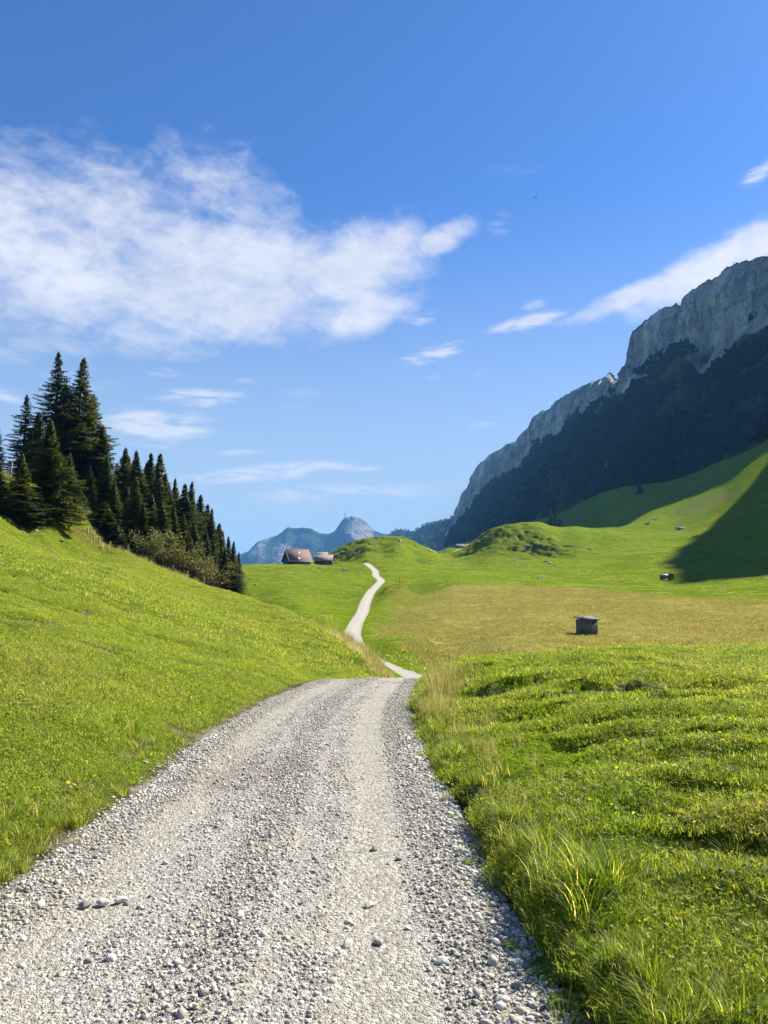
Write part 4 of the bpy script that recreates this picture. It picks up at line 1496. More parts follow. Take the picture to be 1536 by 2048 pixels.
def tall_grass():
    g = np.random.default_rng(12)
    src = [blades('tall_piece', 48, 0.16, 0.12, 0.30, 0.0075, 0.75, M_tall, 260 + i, 0.10, radial=True, seg=4) for i in range(4)]
    src += [blades('straw_piece', 34, 0.30, 0.25, 0.62, 0.006, 0.35, M_straw, 270 + i, 0.15, radial=True, seg=3) for i in range(3)]
    src += [blades('straw_far_piece', 40, 0.7, 0.3, 0.75, 0.022, 0.4, M_straw, 280 + i, 0.15, radial=True, seg=3) for i in range(3)]
    pos, rot, scl, idx = [], [], [], []

    def add(x, y, s, i, tilt=0.15, lean=None):
        pos.append((x, y))
        rot.append((g.normal(0, tilt), g.normal(0, tilt), g.random() * 6.28))
        scl.append(s)
        idx.append(i)
    # right bank edge, hanging over the gravel
    for k in range(420):
        D = 2.2 * (18.0 / 2.2)**g.random()
        x = np.interp(D, RED, REX) + abs(g.normal(0, 0.10)) + 0.03
        if fbm(np.array([D * 0.9]), np.array([1.0]), octv=2, seed=305)[0] < -0.25 and D < 8:
            continue
        add(x, D + g.normal(0, 0.1), (0.28 + 0.42 * g.random()) * (0.9 if D < 6 else 1.0), g.integers(0, 4))
    # strong tufts
    for px, py, n, s in ((1130, 1750, 16, 0.95), (1180, 1800, 14, 1.0), (1090, 1690, 10, 0.8), (1120, 1850, 8, 0.75), (1280, 1975, 7, 0.6), (1340, 2010, 8, 0.65), (1420, 2045, 6, 0.6), (1240, 2040, 8, 0.6),
                         (1060, 1640, 8, 0.7), (980, 1560, 10, 0.7), (930, 1500, 10, 0.7), (900, 1450, 10, 0.7), (1500, 2045, 3, 0.5), (1350, 1640, 3, 0.5), (1480, 1720, 4, 0.5)):
        x, y, z = ground_at(px, py, 1.8, 16)
        for k in range(n):
            add(x + g.normal(0, 0.10), y + g.normal(0, 0.10), s * (0.6 + 0.5 * g.random()), g.integers(0, 4))
    # left edge
    for k in range(300):
        D = 3.0 * (16.0 / 3.0)**g.random()
        x = np.interp(D, LED, LEX) - abs(g.normal(0, 0.22)) - 0.12
        add(x, D + g.normal(0, 0.1), 0.22 + 0.3 * g.random(), g.integers(0, 4))
    for k in range(1500):       # darker tufts strewn over the left pasture
        D = 6.0 * (62.0 / 6.0)**g.random()
        px = -60 + 800 * g.random()
        x = (px - 768) / F * D
        if x > np.interp(D, LED, LEX) - 0.5 or (D > 20 and px > 640):
            continue
        add(x, D, (0.16 + 0.2 * g.random()) * (1 + D / 60), g.integers(0, 4))
    for px, py, n in ((50, 1690, 14), (10, 1740, 12), (120, 1650, 8), (20, 1650, 8), (240, 1450, 5), (420, 1420, 6), (170, 1590, 6), (300, 1500, 5)):
        x, y, z = ground_at(px, py, 2.5, 16)
        for k in range(n):
            add(x + g.normal(0, 0.14), y + g.normal(0, 0.14), 0.4 + 0.4 * g.random(), g.integers(0, 4))
    # straw by the right edge at the brow
    for px, py, n, s in ((868, 1392, 40, 1.0), (850, 1425, 26, 0.75), (880, 1370, 22, 0.9), (905, 1470, 12, 0.6), (950, 1530, 12, 0.55), (980, 1600, 6, 0.5), (840, 1440, 10, 0.6)):
        x, y, z = ground_at(px, py, 5, 17)
        for k in range(n):
            add(x + abs(g.normal(0, 0.22)), y + g.normal(0, 0.35), s * (0.5 + 0.6 * g.random()), 4 + g.integers(0, 3), 0.1)
    # straw along the brow of the left pasture
    brow = [P(*p) for p in ((530, 1219, 69), (560, 1229, 62), (600, 1243, 54), (640, 1262, 44), (665, 1275, 39), (690, 1290, 34), (715, 1306, 29.5), (735, 1322, 26), (752, 1336, 23))]
    for k in range(520):
        t = g.random() * (len(brow) - 1)
        i = int(t)
        f = t - i
        x = brow[i][0] * (1 - f) + brow[i + 1][0] * f
        y = brow[i][1] * (1 - f) + brow[i + 1][1] * f
        s = (0.55 + 0.55 * g.random()) * (1.0 if y > 30 else 0.62) * (1 + 0.5 * fbm(np.array([y * 0.5]), np.array([2.0]), octv=2, seed=306)[0])
        off = abs(g.normal(0, 0.5))
        add(x + off * 0.5, y + off, s, 7 + g.integers(0, 3), 0.1)
    for k in range(90):   # along the fence
        t = g.random()
        x, y = np.interp(t, [0, 0.4, 1], [(190 - 768) / F * 71, (350 - 768) / F * 75, (520 - 768) / F * 72]), np.interp(t, [0, 0.4, 1], [71, 76, 73])
        add(x + g.normal(0, 0.6), y + g.normal(0, 0.8), 0.5 + 0.5 * g.random(), 7 + g.integers(0, 3))
    pos = np.array(pos)
    Z = height(pos[:, 0], pos[:, 1]) - 0.01
    scatter('tall_grass', np.column_stack([pos, Z]), rot, scl, idx, src, 'long uncut grass and straw along the track edges and the brow')


def meadow_grass():
    g = np.random.default_rng(13)
    src = [blades('meadow_piece', 46, 1.3, 0.22, 0.5, 0.035, 0.5, M_meadow, 290 + i, 0.25, seg=2) for i in range(4)]
    src += [blades('pasture_piece', 40, 1.5, 0.08, 0.22, 0.06, 0.9, M_turf, 296 + i, 0.08, seg=2) for i in range(3)]
    n = 30000
    X, Y = sample_view(n, 40, 225, 700, 1750, 2, g)
    wx = X + fbm(X * 0.09, Y * 0.09, octv=4, seed=51) * 7
    wy = Y + fbm(X * 0.09, Y * 0.09, octv=4, seed=55) * 9
    ins = inpoly(wx, wy, DRY)
    pd, _, _ = path_query(X, Y)
    ok = ins & (pd > 2)
    X1, Y1 = X[ok], Y[ok]
    s1 = (0.4 + 0.5 * g.random(len(X1))) * (1 + 0.5 * fbm(X1 * 0.07, Y1 * 0.07, octv=3, seed=313))
    i1 = g.integers(0, 4, len(X1))
    X, Y = sample_view(30000, 45, 430, 480, 1700, 2, g)
    pd, _, _ = path_query(X, Y)
    ok = (~inpoly(X, Y, DRY)) & (pd > 0.6) & ~((X < 0) & (Y < 95)) & (fbm(X * 0.1, Y * 0.1, octv=3, seed=317) > -0.1)
    X2, Y2 = X[ok], Y[ok]
    s2 = 0.6 + 0.9 * g.random(len(X2))
    i2 = 4 + g.integers(0, 3, len(X2))
    # rough grass on the knoll under the spruces
    X, Y = sample_view(9000, 60, 105, -60, 540, 2, g)
    ok = inpoly(X, Y, ROUGH_KNOLL)
    X3, Y3 = X[ok], Y[ok]
    s3 = 0.35 + 0.5 * g.random(len(X3))
    i3 = np.where(g.random(len(X3)) < 0.45, g.integers(0, 4, len(X3)), 4 + g.integers(0, 3, len(X3)))
    X, Y = np.concatenate([X1, X2, X3]), np.concatenate([Y1, Y2, Y3])
    Z = height(X, Y)
    scatter('meadow_grass', np.stack([X, Y, Z - 0.02], 1), slope_rot(X, Y, len(X), 0.1, g), np.concatenate([s1, s2, s3]), np.concatenate([i1, i2, i3]), src,
            'straw coloured meadow grass in the hollow and tussocks on the pasture')


# ------------------------------------------------------------------ stones
def rock_mesh(name, seed, sub=2, squash=(1, 1, 0.7), rough=0.28, cuts=5):
    import bmesh
    bm = bmesh.new()
    bmesh.ops.create_icosphere(bm, subdivisions=sub, radius=1.0)
    V = np.array([v.co[:] for v in bm.verts])
    T = np.array([[v.index for v in f.verts] for f in bm.faces])
    bm.free()
    g = np.random.default_rng(seed)
    for k in range(cuts):      # flatten facets
        d = g.normal(0, 1, 3)
        d /= np.linalg.norm(d)
        lim = 0.55 + 0.3 * g.random()
        s = V @ d
        V = V - np.outer(np.maximum(s - lim, 0), d) * 0.9
    V = V * (1 + rough * fbm(V[:, 0] * 1.3 + seed, V[:, 1] * 1.3, V[:, 2] * 1.3, octv=3, seed=seed)[:, None])
    V = V * np.array(squash)
    return V, T


def gravel_stones():
    g = np.random.default_rng(21)
    src = []
    for i in range(7):
        V, T = rock_mesh('s', 400 + i, 2 if i < 4 else 1, (1, 0.55 + 0.35 * g.random(), 0.40 + 0.3 * g.random()), 0.42, 9)
        me = mesh_from('gravel_piece', V, T)
        me.materials.append(M_stone if i != 3 else M_stone_dark)
        src.append(me)
    parts = []

    def put(n, D0, D1, s0, s1, power, lat=None):
        u = g.random(n)
        D = np.sqrt(D0**2 + (D1**2 - D0**2) * u) if power == 2 else D0 + (D1 - D0) * u
        if lat is None:
            v = g.random(n) * 2 - 1
        else:
            v = lat(n)
        l, r = np.interp(D, LED, LEX), np.interp(D, RED, REX)
        X = (l + r) / 2 + (r - l) / 2 * v
        ok = (np.abs(X / D) < 0.62)
        # trodden wheel tracks hold fewer loose stones
        tr = np.exp(-((v + 0.52) / 0.17)**2) + np.exp(-((v - 0.45) / 0.18)**2)
        keep = g.random(n) > 0.22 * tr * (1 + 1.6 * fbm(X * 0.8, D * 0.8, octv=3, seed=411)) + 0.25 * fbm(X * 0.5, D * 0.5, octv=2, seed=413)
        ok &= keep
        X, D, v = X[ok], D[ok], v[ok]
        m = len(X)
        s = s0 * (s1 / s0)**(g.random(m)**2.5)
        kk = v
        rut = -0.025 * (np.exp(-((kk + 0.55) / 0.16)**2) + np.exp(-((kk - 0.5) / 0.16)**2)) + 0.02 * np.exp(-(kk / 0.25)**2)
        Z = path_z(D) + rut + 0.012 * fbm(X * 1.2, D * 1.2, octv=3, seed=95) + 0.012
        Z = np.where(np.abs(v) > 0.96, np.maximum(height(X, D), path_z(D)), Z)
        parts.append((np.stack([X, D, Z + s * 0.08], 1), np.stack([g.normal(0, 0.3, m), g.normal(0, 0.3, m), g.random(m) * 6.28], 1), s, g.choice(7, m, p=[.17, .17, .17, .09, .14, .13, .13])))
    put(56000, 1.9, 7.0, 0.0035, 0.016, 1)
    put(2200, 1.9, 9.0, 0.012, 0.028, 1)
    put(32000, 6.5, 14, 0.006, 0.020, 1)
    put(9000, 13, 19, 0.008, 0.019, 1)
    # heaped along both edges
    put(4200, 1.9, 10, 0.008, 0.032, 1, lambda n: 0.99 - np.abs(g.normal(0, 0.09, n)))
    put(2600, 2.2, 10, 0.008, 0.024, 1, lambda n: -0.93 + g.normal(0, 0.07, n))
    cat = [np.concatenate([o[k] for o in parts]) for k in range(4)]
    scatter('gravel_stones', cat[0], cat[1], cat[2], cat[3], src, 'loose grey and white gravel covering the track')


def big_stones():
    """the few stones on the track that stand out one by one"""
    meshes = []
    for i in range(6):
        V, T = rock_mesh('s', 430 + i, 3, (1, 0.72, 0.55), 0.32, 10)
        meshes.append(mesh_from('stone', V, T, smooth=True))
    for i, me in enumerate(meshes):
        me.materials.append(M_stone if i < 4 else M_stone_dark)
    G = 'larger stones lying loose on the track'
    lst = [  # px, py, width px, mesh, label
        (757, 1892, 22, 0, 'rounded grey stone on the gravel, lit on its right side'), (697, 1896, 26, 1, 'flat grey stone left of the rounded stone on the gravel'),
        (885, 1932, 30, 2, 'pale flat stone on the sandy right half of the track'), (170, 1813, 26, 4, 'dark grey stone, left one of three near the left verge'),
        (206, 1809, 24, 0, 'grey stone in the middle of three near the left verge'), (240, 1806, 26, 3, 'long pale stone, right one of three near the left verge'),
        (750, 1701, 18, 1, 'small brownish stone in the middle of the track'), (797, 1721, 14, 5, 'small dark stone on the right half of the track'),
        (517, 1758, 20, 0, 'small grey stone on the left half of the track'), (738, 1816, 22, 2, 'rounded pale stone on the crown of the track'),
        (1060, 1842, 22, 0, 'rounded stone under the grass at the right verge'), (1012, 1770, 24, 3, 'white stone beside the small weed at the right verge'),
        (1150, 1948, 32, 3, 'large white stone half under the broad leaved weed'), (1160, 1908, 18, 2, 'small white stone in the dark gap below the grass tuft'),
        (1100, 1990, 22, 1, 'pale stone at the foot of the broad leaved weed'), (1140, 1992, 26, 2, 'pale stone right of the broad leaved weed near the frame bottom'),
        (933, 1612, 24, 0, 'grey stone under the overhanging grass at the right verge'), (570, 1632, 20, 1, 'grey stone behind the green patch on the track'),
        (80, 1815, 26, 3, 'pale stone at the left verge near the frame edge'), (28, 1822, 24, 2, 'white stone at the left frame edge of the track'),
        (1270 - 240, 1862, 18, 1, 'pale stone lying among gravel by the right verge'), (640, 1835, 18, 5, 'dark stone left of the crown of the track'),
        (290, 1528, 12, 3, 'small white stone lying on the left grass'), (362, 1840, 16, 0, 'small rounded stone amid gravel on the left half'),
        (128, 1788, 22, 2, 'white stone on the left verge just above the three stones')]
    for px, py, w, k, lab in lst:
        x, y, z = ground_at(px, py, 1.7, 15)
        if px > 850:      # stays on the gravel side of the verge
            x = min(x, float(np.interp(y, RED, REX)) - 0.04)
            z = float(path_z(y))
        r = w / 2 * y / F * 1.05
        o = link('stone', meshes[k])
        o.location = (x, y, max(z, path_z(y) + 0.0) + r * 0.22)
        o.scale = (r, r, r)
        o.rotation_euler = (0.1 * random.uniform(-1, 1), 0.1 * random.uniform(-1, 1), random.uniform(0, 6.28))
        tag(o, lab, 'stone', G)


# ------------------------------------------------------------------ trees
def spruce_mesh(name, Hh, R, seed, step=0.34, open_=0.0, dens=1.0, base=0.04):
    g = np.random.default_rng(seed)
    V, T, tone = [], [], []
    n = 0

    def tri_kite(p, d, L, w, tn, droop):
        nonlocal n
        dx, dy, dz = d
        l = math.hypot(dx, dy) + 1e-6
        sx, sy = -dy / l * w, dx / l * w
        m = (p[0] + dx * L * 0.45, p[1] + dy * L * 0.45, p[2] + dz * L * 0.45 - droop * 0.35)
        e = (p[0] + dx * L, p[1] + dy * L, p[2] + dz * L - droop)
        V.extend([p, (m[0] - sx, m[1] - sy, m[2] - w * 0.3), e, (m[0] + sx, m[1] + sy, m[2] - w * 0.3)])
        T.extend([(n, n + 1, n + 2), (n, n + 2, n + 3)])
        tone.extend([tn] * 4)
        n += 4
    z = Hh * base
    while z < Hh * 0.985:
        t = z / Hh
        prof = (1 - t)**1.05 * 1.08 * (0.75 + 0.25 * min(1, (t + 0.12) / 0.25))
        nb = int((7 + 3 * (1 - t)) * dens)
        a0 = g.random() * 6.28
        for b in range(nb):
            if g.random() < open_ * (1 - t * 0.6):
                continue
            a = a0 + b * 6.283 / nb + g.normal(0, 0.22)
            L = max(1.3 * R * prof * (0.66 + 0.55 * g.random()), 0.05)
            L *= 1 + 0.42 * float(vnoise(np.array([math.cos(a) * 1.3 + seed]), np.array([math.sin(a) * 1.3]), np.array([z * 0.55 + seed]), seed=9)[0])
            c, s = math.cos(a), math.sin(a)
            rise = 0.25 * t - 0.10 + g.normal(0, 0.05)
            sag = 0.22 * (1 - t) + 0.05
            zz = z + g.normal(0, step * 0.25)
            ns = max(3, int(L / 0.24))
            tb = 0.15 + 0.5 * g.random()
            for k in range(ns):
                f = (k + 0.6) / ns
                if f < 0.12:
                    continue
                p = (c * L * f, s * L * f, zz + rise * L * f - sag * L * f * f * (1.2 - 0.7 * f) + 0.08 * L * f**3)
                tw = L * 0.32 * (1.12 - f) + min(0.24, 0.05 + 0.22 * L)
                for sd in (-1, 1):
                    aa = a + sd * (0.75 + 0.3 * g.random())
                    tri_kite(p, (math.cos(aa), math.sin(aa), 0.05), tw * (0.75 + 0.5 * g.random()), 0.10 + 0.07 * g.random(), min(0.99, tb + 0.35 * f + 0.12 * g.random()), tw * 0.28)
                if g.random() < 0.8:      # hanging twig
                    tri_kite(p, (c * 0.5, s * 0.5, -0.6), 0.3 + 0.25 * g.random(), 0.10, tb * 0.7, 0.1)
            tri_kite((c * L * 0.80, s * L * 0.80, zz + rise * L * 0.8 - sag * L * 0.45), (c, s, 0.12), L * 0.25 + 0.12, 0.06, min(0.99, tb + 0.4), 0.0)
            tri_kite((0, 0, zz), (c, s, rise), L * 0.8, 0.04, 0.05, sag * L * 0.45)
        z += step * (0.75 + 0.5 * g.random()) * (0.65 + 0.5 * (1 - t))
    for k in range(5):
        a = g.random() * 6.28
        tri_kite((0, 0, Hh * 0.985 - 0.1 * k), (0.5 * math.cos(a), 0.5 * math.sin(a), 0.7), 0.3, 0.04, 0.5, 0.0)
    tri_kite((0.02, 0, Hh * 0.94), (0.02, 0.02, 1.0), Hh * 0.075, 0.05, 0.4, 0.0)
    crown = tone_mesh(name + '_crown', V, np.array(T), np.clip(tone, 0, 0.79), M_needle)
    b = MB()
    r0 = 0.014 * Hh + 0.03
    b.tube([(0, 0, -0.6), (0, 0, Hh * 0.3), (0.02, 0.01, Hh * 0.65), (0, 0, Hh * 0.985)], [r0 * 1.15, r0 * 0.8, r0 * 0.42, 0.012], 8)
    trunk = mesh_from(name + '_trunk', np.concatenate(b.V), b.T, b.Q, True)
    trunk.materials.append(M_bark)
    return crown, trunk


def build_spruces():
    protos = {}
    for i, (h, r, st, op, de, ba) in enumerate([(20, 4.0, 0.42, 0.25, 1.0, 0.06), (20, 4.6, 0.42, 0.22, 1.0, 0.06), (17, 2.8, 0.46, 0.32, 0.9, 0.1),       # old, open
                                                (10, 2.0, 0.27, 0.02, 1.15, 0.01), (10, 2.2, 0.27, 0.02, 1.15, 0.01),                           # full to the ground
                                                (14, 2.4, 0.32, 0.06, 1.1, 0.03), (14, 2.2, 0.32, 0.08, 1.1, 0.03), (14, 2.6, 0.34, 0.1, 1.05, 0.03),   # row
                                                (3, 1.15, 0.15, 0.0, 1.2, 0.01), (3, 1.0, 0.15, 0.0, 1.2, 0.01)]):                                # young
        protos[i] = (h,) + spruce_mesh('spruce%d' % i, h, r, 500 + i, st, op, de, ba)
    g = random.Random(5)

    def tree(px, tip, D, k, wid=1.0, label=None, group=None, base=None):
        x = (px - 768) / F * D
        z0 = H1(x, D)
        topz = P(px, tip, D)[2]
        h = max(topz - z0, 1.0)
        hp, crown, trunk = protos[k]
        s = h / hp
        o = empty('spruce_tree', (x, D, z0), g.random() * 6.28, label, 'tree', group)
        wid *= 1.22 if D < 300 else 1.0
        o.scale = (s * wid, s * wid, s)
        o.rotation_euler = (g.uniform(-0.035, 0.035), g.uniform(-0.035, 0.035), g.random() * 6.28)
        link('crown', crown, None, o)
        link('trunk', trunk, None, o)
        TREE_SPOTS.append((x, D, h))
    GB = 'tall spruces on the knoll at the left'
    GR_ = 'spruces in the dense row along the fence'
    tree(98, 703, 96, 0, 1.0, 'tallest dark spruce, left of the twin crowns on the knoll', GB)
    tree(136, 709, 97, 1, 1.0, 'broad tall spruce, right one of the twin crowns on the knoll', GB)
    tree(166, 785, 100, 1, 1.15, 'tall spruce bulging out at the right flank of the twin crowns', GB)
    tree(118, 765, 102, 2, 1.3, 'tall spruce standing behind the gap of the twin crowns', GB)
    tree(36, 786, 92, 2, 1.15, 'thin open spruce left of the tallest one', GB)
    tree(-18, 850, 92, 2, 1.2, 'spruce cut by the left frame edge', GB)
    tree(62, 820, 90, 5, 1.2, 'dark spruce between the open spruce and the tallest one', GB)
    tree(190, 850, 95, 7, 1.3, 'dark spruce below the right shoulder of the tall group', GB)
    tree(94, 836, 66.5, 3, 1.0, 'full olive green spruce standing in front of the tall group', GB)
    tree(36, 906, 63.5, 4, 1.1, 'squat full spruce at the left, nearest the frame edge', GB)
    tree(-12, 915, 63.5, 4, 1.15, 'dark squat spruce leaving the frame at the left', GB)
    tree(128, 905, 74, 3, 1.1, 'full spruce right behind the olive green one', GB)
    tree(205, 912, 86, 5, 1.05, 'dark spruce where the tall group meets the row', GB)
    tree(172, 930, 88, 6, 1.2, 'dark spruce in the shade below the broad tall one', GB)
    tree(203, 1003, 79, 8, 1.25, 'young spruce on the grassy bank below the tall group', GB)
    tree(232, 1046, 77, 9, 1.2, 'small spruce just behind the fence posts', GB)
    tree(156, 977, 80, 9, 1.1, 'small bushy spruce at the top of the grassy bank', GB)
    tree(243, 1028, 83, 8, 1.0, 'small spruce behind the one at the fence posts', GB)
    names = ['first', 'second', 'third', 'fourth', 'fifth', 'sixth', 'seventh', 'eighth', 'ninth', 'tenth', 'eleventh', 'twelfth', 'thirteenth', 'fourteenth', 'fifteenth', 'sixteenth']
    tips = [(237, 893), (253, 911), (275, 899), (293, 903), (307, 905), (319, 928), (331, 946), (346, 956), (363, 964), (372, 959), (393, 988), (416, 1014), (433, 1044), (459, 1071)]
    for i, (px, tip) in enumerate(tips):
        tree(px, tip, 94 + 5 * math.sin(i * 2.1), 5 + i % 3, 1.05 + 0.2 * math.sin(i * 3.3), '%s treetop from the left in the spruce row behind the fence' % names[i], GR_)
    front = [(222, 962), (250, 972), (281, 1003), (265, 950), (300, 985), (322, 1000), (345, 1012), (368, 1025), (392, 1050), (412, 1062), (430, 1085), (447, 1098), (335, 1050), (382, 1075), (290, 1040)]
    front.sort()
    for i, (px, tip) in enumerate(front):
        tree(px, tip, 82 + 2.5 * math.sin(i * 1.7), 3 + i % 5, 1.1, '%s from the left of the lower spruces fronting the row along the fence' % names[i], 'lower spruces in the front of the row')
    for i, (px, tip) in enumerate([(228, 925), (264, 922), (285, 922), (312, 935), (338, 968), (355, 975), (383, 985), (404, 1005), (424, 1036), (445, 1062)]):
        tree(px, tip, 103 + 3 * math.sin(i * 1.3), 5 + (i + 1) % 3, 1.1, '%s from the left of the dark spruces at the back, between nearer tops' % names[i], 'spruces at the back of the row')
    tree(466, 1082, 80, 6, 1.05, 'last spruce at the right end of the row, beside a post', GR_)
    tree(445, 1092, 84, 7, 1.0, 'spruce just left of the last one in the row', GR_)
    tree(478, 1103, 93, 5, 0.9, 'slim spruce half hidden behind the end of the row', GR_)
    # lone spruces at the foot of the mountain
    for i, (px, tip, D, lab) in enumerate([(1103, 1018, 700, 'darkest of the lone spruces behind the grassy knoll'), (1112, 1022, 705, 'spruce touching the right side of the darkest lone one'),
                                           (1121, 1030, 690, 'short spruce at the right of the lone group behind the knoll'), (1284, 955, 640, 'single small spruce high on the shaded slope')]):
        tree(px, tip, D, 5 + i % 3, 1.1, lab, 'lone spruces below the mountain')


def shrubs():
    protos = []
    for i in range(3):
        g = np.random.default_rng(600 + i)
        b = MB()
        V, T, tone = [], [], []
        n = 0
        for k in range(16):
            a, lean = g.random() * 6.28, 0.25 + 0.5 * g.random()
            L = 1.5 + 1.2 * g.random()
            pts = [(0.1 * math.cos(a), 0.1 * math.sin(a), -0.2)]
            for j in range(1, 5):
                f = j / 4
                pts.append((math.cos(a) * lean * L * f + g.normal(0, 0.08), math.sin(a) * lean * L * f + g.normal(0, 0.08), L * f * (1 - 0.15 * lean)))
            b.tube(pts, [0.035, 0.028, 0.02, 0.013, 0.006], 5)
            for j in range(115):
                f = 0.25 + 0.8 * g.random()
                i0 = min(int(f * 4), 3)
                p = np.array(pts[i0]) * (1 - (f * 4 - i0)) + np.array(pts[i0 + 1]) * (f * 4 - i0) + g.normal(0, 0.22, 3)
                p[2] = max(p[2], 0.05)
                d = g.normal(0, 1, 3)
                d /= np.linalg.norm(d)
                e = np.cross(d, g.normal(0, 1, 3))
                e /= np.linalg.norm(e)
                s = 0.05 + 0.05 * g.random()
                V += [tuple(p - d * s), tuple(p + e * s * 0.6), tuple(p + d * s), tuple(p - e * s * 0.6)]
                T += [(n, n + 1, n + 2), (n, n + 2, n + 3)]
                tone += [min(0.79, 0.2 + 0.5 * g.random())] * 4
                n += 4
        fol = tone_mesh('shrub_foliage', V, np.array(T), tone, M_shrub)
        st = mesh_from('shrub_stem', np.concatenate(b.V), b.T, b.Q, True)
        st.materials.append(M_bark)
        protos.append((fol, st))
    for i, (px, py, D, s, lab) in enumerate([(300, 1118, 79, 1.25, 'tall brownish leafy shrub at the left end of the shrub row'), (322, 1128, 81, 1.5, 'tallest brownish shrub below the spruce row'),
                                             (345, 1140, 80, 1.0, 'low shrub between the taller ones by the fence'), (365, 1155, 80, 1.35, 'grey brown shrub behind a fence post'),
                                             (390, 1160, 81, 1.2, 'shrub right of the middle of the row along the fence'), (408, 1172, 80, 1.0, 'reddish brown shrub beside the taller fence post'),
                                             (425, 1185, 80, 1.3, 'dark leafy shrub near the end of the row'), (440, 1192, 81, 0.9, 'last low shrub before the end spruce'),
                                             (534, 1218, 72, 0.5, 'small dark shrub behind the lone fence post')]):
        D = D - 2.3 if D > 75 else D
        x = (px - 768) / F * D
        o = empty('shrub', (x, D, H1(x, D)), i * 1.3, lab, 'shrub', 'shrubs along the fence')
        o.scale = (s, s, s)
        f, st = protos[i % 3]
        link('foliage', f, None, o)
        link('stem', st, None, o)


def far_forest():
    g = np.random.default_rng(31)
    src = []
    for i in range(3):      # conifers
        V, T, tn = [], [], []
        n = 0
        for k in range(7):
            z = 0.1 + k * 0.125
            r = 0.21 * (1 - k / 7.6)
            m = 7
            V.append((0, 0, min(z + 0.27, 1.0)))
            tn.append(0.5)
            for j in range(m):
                a = j * 6.283 / m + g.random() * 0.5 + k
                rr = r * (0.7 + 0.6 * g.random())
                V.append((rr * math.cos(a), rr * math.sin(a), z + 0.05 * g.normal()))
                tn.append(0.3 + 0.4 * g.random())
            T += [(n, n + 1 + j, n + 1 + (j + 1) % m) for j in range(m)]
            n += m + 1
        src.append(tone_mesh('forest_piece', V, np.array(T), tn, M_far_tree))
    for i in range(3):      # broadleaved
        V, T = rock_mesh('x', 620 + i, 2, (0.36, 0.36, 0.48), 0.5, 2)
        V = V * (1 + 0.22 * g.normal(0, 1, (len(V), 1)))
        V[:, 2] += 0.45
        src.append(tone_mesh('forest_piece', V, T, 0.2 + 0.5 * g.random(len(V)), M_far_tree))
    n, m = MV.shape[:2]
    pos, scl, idx = [], [], []

    def pick(N, c0, c1, r0, r1, dens, hs):
        # area weighted cells
        A = MV[c0:c1, r0:r1]
        e1 = A[1:, :-1] - A[:-1, :-1]
        e2 = A[:-1, 1:] - A[:-1, :-1]
        ar = np.linalg.norm(np.cross(e1, e2), axis=-1)
        dist = np.hypot(A[:-1, :-1, 0], A[:-1, :-1, 1])
        wgt = ar / dist**1.1
        w = wgt.ravel() / wgt.sum()
        c = g.choice(len(w), N, p=w)
        i, j = c // ar.shape[1], c % ar.shape[1]
        u, v = g.random(N)[:, None], g.random(N)[:, None]
        p = A[i, j] + e1[i, j] * u + e2[i, j] * v
        t = (j + r0) / 89.0
        k = (MTN['T'][np.clip(i + c0, 0, n - 1)])
        dn = fbm(p[:, 0] / 60, p[:, 1] / 60, p[:, 2] / 60, octv=4, seed=631)
        low = 0.02 + 0.30 * np.maximum(0, fbm(k / 45.0, k * 0 + 5.0, octv=3, seed=633))
        ok = (dn > dens(t, k)) & (t > low + 0.03 * g.normal(0, 1, len(t)))
        p = p[ok]
        s = hs * (0.55 + 0.7 * g.random(len(p)))
        pos.append(p - np.array([0, 0, 1.0]))
        scl.append(np.stack([s * (0.9 + 0.5 * g.random(len(p))), s * (0.9 + 0.5 * g.random(len(p))), s], 1))
        con = g.random(len(p)) < 0.5
        idx.append(np.where(con, g.integers(0, 3, len(p)), 3 + g.integers(0, 3, len(p))))
    pick(34000, 0, n - 1, 1, 84, lambda t, k: np.where(t < 0.05, 0.12, np.where(t > 0.86, 0.06, -0.13)), 12)
    pick(5000, 0, n - 1, 84, 96, lambda t, k: 0.12, 8)
    pick(2500, 0, n - 1, 146, 153, lambda t, k: 0.0, 5)
    # the low ridge closing the valley
    A = RIDG[:, 8:40]
    i, j = g.integers(0, A.shape[0] - 1, 6000), g.integers(0, A.shape[1], 6000)
    p = A[i, j] + np.stack([g.normal(0, 6, 6000), g.normal(0, 10, 6000), np.zeros(6000)], 1)
    pos.append(p)
    s = 5.5 * (0.6 + 0.7 * g.random(6000))
    scl.append(np.stack([s * 1.6, s * 1.6, s * 1.3], 1))
    idx.append(g.integers(0, 6, 6000))
    pos, scl, idx = np.concatenate(pos), np.concatenate(scl), np.concatenate(idx)
    N = len(pos)
    rot = np.stack([g.normal(0, 0.05, N), g.normal(0, 0.05, N), g.random(N) * 6.28], 1)
    scatter('mountain_forest', pos, rot, scl, idx, src, 'dark mixed forest covering the slope below the rock wall')


